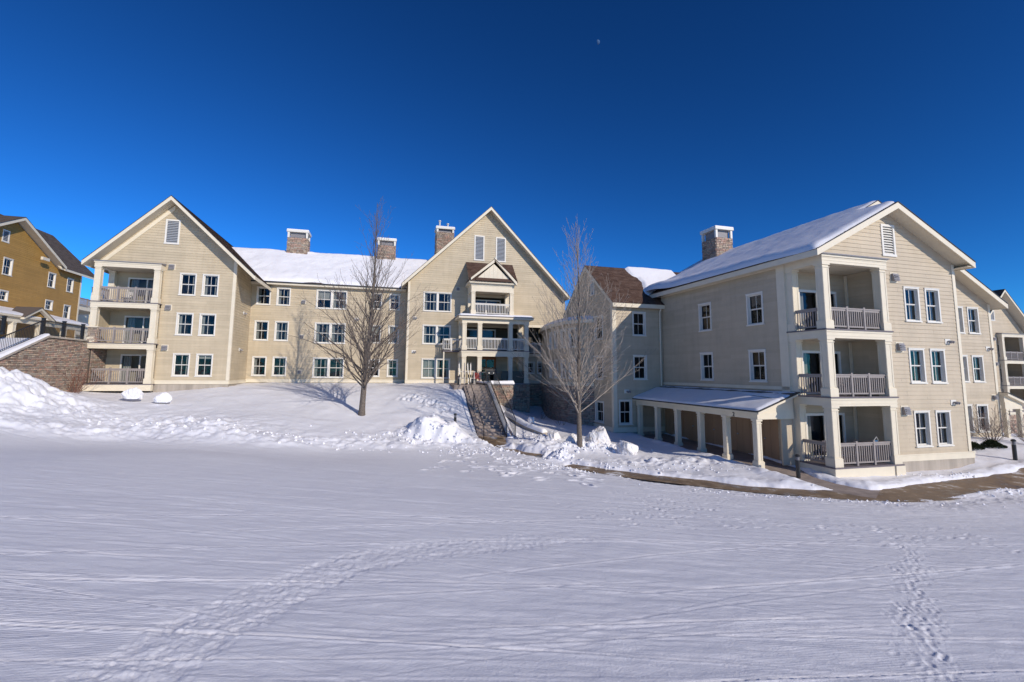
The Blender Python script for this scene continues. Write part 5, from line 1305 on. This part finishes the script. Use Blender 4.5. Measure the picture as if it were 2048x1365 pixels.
lump('small snowball in the shade of the entrance gable', (2.0, 34.2, .1), .32, .3, .3, 10, 'snow')

# loose crumbs of broken snow round the heaps and along the cleared path
k = MB(); rc = random.Random(3); bmc = bmesh.new(); bmesh.ops.create_icosphere(bmc, subdivisions=1, radius=1.0); icv = [v.co.copy() for v in bmc.verts]; icf = [tuple(v.index for v in f_.verts) for f_ in bmc.faces]; bmc.free()
SPOTS = [(-4.6, 27.6, 3.0, .9, 110, .10), (5.0, 26.6, 1.8, 1.0, 130, .13), (2.9, 24.2, .7, .6, 50, .10), (3.2, 22.2, 2.6, 1.1, 300, .055), (-17, 24.6, 4.5, 1.4, 70, .09), (-9, 25.0, 5, .9, 50, .08), (8.5, 22.4, 3.0, .8, 60, .06), (12.0, 17.6, 4.0, .6, 160, .05), (21, 19.3, 5, .6, 220, .06), (20, 21.9, 4, .4, 90, .06), (2.2, 29.4, 1.4, 1.2, 90, .10), (-1, 25.6, 3, 1.0, 200, .06)]
for (cx, cy, rx, ry, n_, sz) in SPOTS:
    xs_ = np.array([cx + rc.gauss(0, 1) * rx * .6 for _ in range(n_)]); ys_ = np.array([cy + rc.gauss(0, 1) * ry * .6 for _ in range(n_)])
    jx = np.clip(np.searchsorted(ys, ys_), 0, NR - 1); sx_ = np.clip(((xs_ / (ys[jx] + 1.2)) + 1.27) / 2.54 * (NC - 1), 0, NC - 1).astype(int)
    for x, y, z in zip(xs_, ys_, Z[jx, sx_]):
        r_ = sz * (.35 + .9 * rc.random() ** 2); i0 = len(k.v); A_ = Matrix.Rotation(rc.random() * 6, 3, Vector((rc.gauss(0, 1), rc.gauss(0, 1), rc.gauss(0, 1))).normalized())
        k.v += [tuple(Vector((x, y, z + r_ * .05)) + A_ @ (v * r_ * rc.uniform(.55, 1.2))) for v in icv]; k.f += [tuple(a + i0 for a in f_) for f_ in icf]
o = obj('snow_crumbs', k, 'snow', None); o['kind'] = 'stuff'; o['label'] = 'loose crumbs of broken snow round the heaps and path'
# =================================================================== TREES AND SHRUBS
def grow(rnd, tw, base, d, L, r, lev, up, maxlev, dens):
    n_ = max(4, int(L / .35)); pts = [Vector(base)]; d = Vector(d).normalized(); wob = Vector((rnd.gauss(0, 1), rnd.gauss(0, 1), rnd.gauss(0, .4))) * .04
    dirs = []
    for i in range(n_):
        t = i / n_
        d = (d + Vector((0, 0, 1)) * up * (.5 + t) / n_ * 2.2 + wob + Vector((rnd.gauss(0, .05), rnd.gauss(0, .05), rnd.gauss(0, .03)))).normalized()
        pts.append(pts[-1] + d * (L / n_)); dirs.append(d.copy())
    rad = [max(.0052, r * (1 - .88 * (i / n_) ** .9)) for i in range(n_ + 1)]
    tw[min(lev, len(tw) - 1)].tube(pts, rad, 5 if lev <= 1 else (4 if lev == 2 else 3), False)
    if lev >= maxlev: return
    k = int(L * dens[lev]); s = rnd.random() * 6.28
    for j in range(k):
        t = .14 + .84 * (j + rnd.random()) / k; i = min(n_ - 1, int(t * n_)); p_ = pts[i].lerp(pts[i + 1], t * n_ - i); dd = dirs[i]
        a = dd.orthogonal().normalized(); s += 2.4 + rnd.gauss(0, .5); side = (Matrix.Rotation(s, 3, dd) @ a)
        ang = math.radians(rnd.uniform(20, 40)); nd = dd * math.cos(ang) + side * math.sin(ang)
        grow(rnd, tw, p_, nd, L * (1.05 - t * .75) * rnd.uniform(.26, .50), rad[i] * rnd.uniform(.42, .62), lev + 1, up * .9, maxlev, dens)
def tree(label, x, y, H, r0, seed, fork, width, lean=(0, 0), mat='twig', n=44, group='bare young trees on the snow bank'):
    rnd = random.Random(seed); z0 = float(lie(x, y)) - .25
    t_ = thing('bare_tree', label, 'tree', (x, y, z0 + .25), group)
    trunk = MB(); pts = []; rad = []
    K = 26; bx = by = 0
    for i in range(K + 1):
        t = i / K
        pts.append((x + lean[0] * t + .10 * math.sin(t * 5 + seed), y + lean[1] * t + .08 * math.sin(t * 4 + seed), z0 + H * t)); rad.append(max(.010, r0 * (1 - t) ** 1.05 * (1.0 + .35 * math.exp(-t * 40))))
    trunk.tube(pts, rad, 10); obj('trunk', trunk, 'bark', t_, smooth=True)
    tw = [MB(), MB(), MB()]; s = rnd.random() * 6
    for i in range(n):
        q = (i + rnd.random() * .8) / n; h = fork + (H * .90 - fork) * q ** 1.25; t = h / H; j = min(K - 1, int(t * K)); P0 = Vector(pts[j]).lerp(Vector(pts[j + 1]), t * K - j)
        s += 2.4 + rnd.gauss(0, .35); inc = math.radians((56 - 40 * q ** .6) + rnd.gauss(0, 7)); L = min(width * (2.75 - 1.85 * q) * rnd.uniform(.65, 1.15), (H - h) * .97 + .5)
        d = (math.cos(s) * math.sin(inc), math.sin(s) * math.sin(inc), math.cos(inc))
        grow(rnd, tw, P0, d, L, max(.013, rad[j] * rnd.uniform(.24, .42)), 0, .14 + .24 * rnd.random(), 2, (2.4, 2.6, 0))
    br = tw[0]; i0 = len(br.v); br.v += tw[1].v; br.f += [tuple(a + i0 for a in f_) for f_ in tw[1].f]
    obj('branch', br, 'bark' if mat == 'twig' else mat, t_, kind='stuff', smooth=True); obj('crown', tw[2], mat, t_, kind='stuff')
    return t_
tree('tall bare tree with dark grey branches standing in front of the connecting wing', -9.24, 31.52, 14.7, .20, 11, 1.75, 2.5, (.35, 0), 'twig', 84)
tree('bare tree with pale sunlit branches among the snow chunks by the right wing', 4.29, 26.39, 13.1, .155, 23, 2.1, 2.4, (-.25, 0), 'twig_pale', 74)
def shrub(label, x, y, H, spread, n, seed, mat='twig_red', dz=0.0, group=None):
    rnd = random.Random(seed); z = float(lie(x, y)) + dz; t_ = thing('bare_shrub', label, 'shrub', (x, y, z), group); tw = [MB(), MB(), MB()]
    for i in range(n):
        s = rnd.random() * 6.28; inc = rnd.uniform(.1, .9) * spread; grow(rnd, tw, (x + .15 * math.cos(s), y + .15 * math.sin(s), z - .1), (math.cos(s) * math.sin(inc), math.sin(s) * math.sin(inc), math.cos(inc)), H * rnd.uniform(.6, 1.1), .014, 0, .12, 2, (3.5, 4.5, 0))
    st_ = tw[0]; i0 = len(st_.v); st_.v += tw[1].v; st_.f += [tuple(a + i0 for a in f_) for f_ in tw[1].f]
    obj('stem', st_, mat, t_, kind='stuff'); obj('twig', tw[2], mat, t_, kind='stuff')
shrub('leafless reddish shrub against the stone wall beside the left balcony', -28.2, 31.3, 2.3, .9, 16, 1)
shrub('leafless shrub under the second gable windows at the right', 28.4, 27.9, 2.2, 1.1, 30, 2, 'twig', .0, 'bare shrubs by the right gable')
shrub('leafless shrub between the right side porch and the far bollard', 29.8, 27.0, 2.0, 1.15, 28, 3, 'twig', .0, 'bare shrubs by the right gable')
shrub('small bare shrub half buried in snow at the foot of the porch stone wall', 2.9, 37.6, .8, 1.0, 8, 4, 'twig', .0)
shrub('small bare shrub in the shade under the round bay', 4.1, 34.0, .8, 1.0, 8, 5, 'twig', .0)
def evergreen(label, x, y, sx, sy, h, seed):
    rnd = random.Random(seed); z = float(lie(x, y)); k = MB()
    for i in range(2600):
        a = rnd.random() * 6.28; r = math.sqrt(rnd.random()); px, py = r * math.cos(a), r * math.sin(a); hz = (1 - r * r) ** .5 * (.55 + .6 * rnd.random() ** .5); c = Vector((x + px * sx, y + py * sy, z + h * hz * (.8 + .4 * math.sin(px * 4 + seed))))
        d = Vector((px + rnd.gauss(0, .5), py + rnd.gauss(0, .5), .5 + rnd.random())).normalized(); s_ = d.orthogonal().normalized(); s_ = Matrix.Rotation(rnd.random() * 6, 3, d) @ s_; L = rnd.uniform(.05, .13); k.face(c - s_ * .018, c + s_ * .018, c + d * L)
    o = obj('evergreen_shrub', k, 'evergreen', None, base=(x, y, z)); tag(o, label, 'shrub', 'low evergreen shrubs at the right corner')
evergreen('low dark evergreen shrub in snow at the corner of the right gable', 25.2, 25.9, .55, .4, .26, 1)
evergreen('low dark evergreen shrub in snow farther from the right corner', 26.6, 26.1, .6, .4, .28, 2)

# =================================================================== BOLLARDS AND SMALL THINGS
def bollard(label, x, y, z=None, h=.98):
    z = float(lie(x, y)) - .05 if z is None else z; t_ = thing('bollard_light', label, 'bollard', (x, y, z), 'black bollard lights along the paths')
    k = MB(); k.tube([(x, y, z - .2), (x, y, z + h * .74)], .085, 16); obj('post', k, 'black', t_)
    k = MB()
    for j in range(3): zz = z + h * (.76 + j * .05); k.tube([(x, y, zz), (x, y, zz + .018)], .092, 16)
    k.tube([(x, y, z + h * .74), (x, y, z + h * .93)], .055, 12); obj('louver', k, 'grey', t_)
    k = MB(); k.tube([(x, y, z + h * .90), (x, y, z + h * .96), (x, y, z + h)], [.10, .10, .05], 16); obj('cap', k, 'black', t_)
bollard('black bollard light on the snow bank beside the corner balcony', 12.84, 21.04)
bollard('black bollard light half sunk in snow left of the stair', -3.08, 30.48)
bollard('black bollard light at the right edge beside the wide path', 25.53, 24.03, None, 1.05)
bollard('black bollard light at the top of the bank left of the stair', -3.5, 36.6, None, .9)
sled = thing('sled', 'blue plastic sled standing behind the lowest corner balcony railing', 'sled', G.P(-3.1, -.1, -3.95))
k = MB(); pr_ = [(-3.27, -3.94), (-2.95, -3.94), (-2.92, -3.2), (-3.0, -2.95), (-3.22, -2.95), (-3.3, -3.2)]; G.prism(k, pr_, -.06, -.12); obj('shell', k, 'blue', sled)
k = MB(); k.tube([G.P(-3.25, -.05, -2.95), G.P(-3.11, -.03, -2.78), G.P(-2.97, -.05, -2.95)], .015, 5); obj('rope', k, 'white', sled)
def chair(label, f, u, off, z, mat, face=0, group='patio chairs on the left balconies'):
    t_ = thing('patio_chair', label, 'chair', f.P(u, off, z), group)
    k = MB(); f.box(k, u - .25, u + .25, off - .25, off + .25, z + .40, z + .44); obj('seat', k, mat, t_)
    k = MB()
    for j in range(5): f.box(k, u - .23 + j * .1, u - .16 + j * .1, off - .27, off - .24, z + .45, z + .92)
    obj('backrest', k, mat, t_)
    for a in (-.23, .21):
        for b in (-.23, .21):
            q = MB(); f.box(q, u + a, u + a + .03, off + b, off + b + .03, z, z + .40); obj('leg', q, mat, t_)
    for a in (-.27, .23):
        q = MB(); f.box(q, u + a, u + a + .04, off - .22, off + .2, z + .60, z + .63); obj('armrest', q, mat, t_)
chair('white patio chair on the top left balcony', LG, -4.3, -.5, 4.75, 'rail_w')
chair('dark patio chair on the lowest left balcony', LG, -3.0, -.6, -1.06, 'deckgrey')
chair('dark patio chair on the middle corner balcony of the right wing', G, -4.0, -.7, -.93, 'deckgrey', group=None)
chair('dark patio chair on the lowest corner balcony of the right wing', G, -4.9, -.8, -3.96, 'deckgrey', group=None)
chair('red slatted chair on the entrance porch left of the door', CG, 4.4, 3.1, -.97, 'red', group=None)
rack = thing('ski_rack', 'pale wooden ski rack with poles and white skis left of the entrance porch', 'ski rack', CG.P(3.3, 4.4, -1.0))
k = MB()
for u in (2.75, 3.95): k.tube([CG.P(u, 4.2, -1), CG.P(u, 4.2, .05)], .03, 6); k.tube([CG.P(u, 4.7, -1), CG.P(u, 4.2, .0)], .025, 6)
k.tube([CG.P(2.65, 4.2, .02), CG.P(4.05, 4.2, .02)], .035, 6); k.tube([CG.P(2.65, 4.25, -.5), CG.P(4.05, 4.25, -.5)], .03, 6); obj('frame', k, 'rail_w', rack)
skis = [(2.72, -.02, 'white'), (3.1, .05, 'grey'), (3.45, -.05, 'white'), (3.62, .03, 'white')]
for i, (u, s_, m_) in enumerate(skis):
    w = thing('ski', ['white ski leaning at the left end of the ski rack', 'grey ski leaning near the middle of the ski rack', 'white ski leaning right of the grey ski', 'white ski leaning at the right end of the ski rack'][i], 'ski', CG.P(u, 4.35, -1), 'skis leaning on the rack')
    k = MB(); k.hexa([CG.P(u - .035, 4.5, -.98), CG.P(u + .035, 4.5, -.98), CG.P(u + .035, 4.47, -.98), CG.P(u - .035, 4.47, -.98)], [CG.P(u - .04 + s_, 4.25, .62), CG.P(u + .04 + s_, 4.25, .62), CG.P(u + .04 + s_, 4.22, .62), CG.P(u - .04 + s_, 4.22, .62)]); k.hexa([CG.P(u - .04 + s_, 4.25, .62), CG.P(u + .04 + s_, 4.25, .62), CG.P(u + .04 + s_, 4.22, .62), CG.P(u - .04 + s_, 4.22, .62)], [CG.P(u - .01 + s_, 4.32, .76), CG.P(u + .01 + s_, 4.32, .76), CG.P(u + .01 + s_, 4.29, .76), CG.P(u - .01 + s_, 4.29, .76)]); obj('blade', k, m_, w)
    k = MB(); CG.box(k, u - .04, u + .04, 4.42, 4.5, -.42, -.2); obj('binding', k, 'black', w)
bbq = thing('barbecue_grill', 'black barbecue grill on a cart in front of the entrance door', 'grill', CG.P(5.6, 3.0, -.97))
k = MB()
for a in (5.2, 5.95):
    for b in (2.8, 3.2): CG.box(k, a, a + .05, b, b + .05, -.97, -.2)
CG.box(k, 5.2, 6.0, 2.8, 3.25, -.85, -.8); obj('cart', k, 'black', bbq)
k = MB(); CG.box(k, 5.15, 6.05, 2.75, 3.3, -.2, .08); obj('firebox', k, 'black', bbq)
k = MB(); k.tube([CG.P(5.15, 3.02, .1), CG.P(6.05, 3.02, .1)], .26, 14); obj('lid', k, 'black', bbq)
for u in (5.4, 5.8):
    k = MB(); k.tube([CG.P(u, 3.3, -.06), CG.P(u, 3.34, -.06)], .06, 10); obj('knob', k, 'white', bbq)
for u in (4.85, 6.05):
    k = MB(); CG.box(k, u, u + .3, 2.8, 3.2, -.02, .01); obj('side_shelf', k, 'steel', bbq)
# =================================================================== MOON (only its sunlit part can be seen by day)
mdir = (fw + rt * ((1195 - 1008.94) / FPX) + dn * ((85 - 640.61) / FPX)).normalized()
mc = mdir * 900; R = 3.8
k = MB(); sd = sun_dir.normalized(); a1 = (mdir.cross(Vector((0, 0, 1)))).normalized()
sa = Vector((.80, .0, .28)); sa = (sa - mdir * sa.dot(mdir)).normalized(); tv = mdir.cross(sa).normalized(); fc = -mdir
nu_, nv_ = 14, 16
for i in range(nu_ + 1):
    for j in range(nv_ + 1):
        la = PI * (j / nv_ - .5); lo_ = PI * .55 * (i / nu_)
        d = tv * math.sin(la) + (sa * math.cos(lo_) + fc * math.sin(lo_)) * math.cos(la); k.v.append(tuple(mc + d * R))
k.f = [(i * (nv_ + 1) + j, i * (nv_ + 1) + j + 1, (i + 1) * (nv_ + 1) + j + 1, (i + 1) * (nv_ + 1) + j) for i in range(nu_) for j in range(nv_)]
o = obj('moon', k, 'moon', None, smooth=True, base=mc); tag(o, 'faint half moon high in the deep blue sky', 'moon')
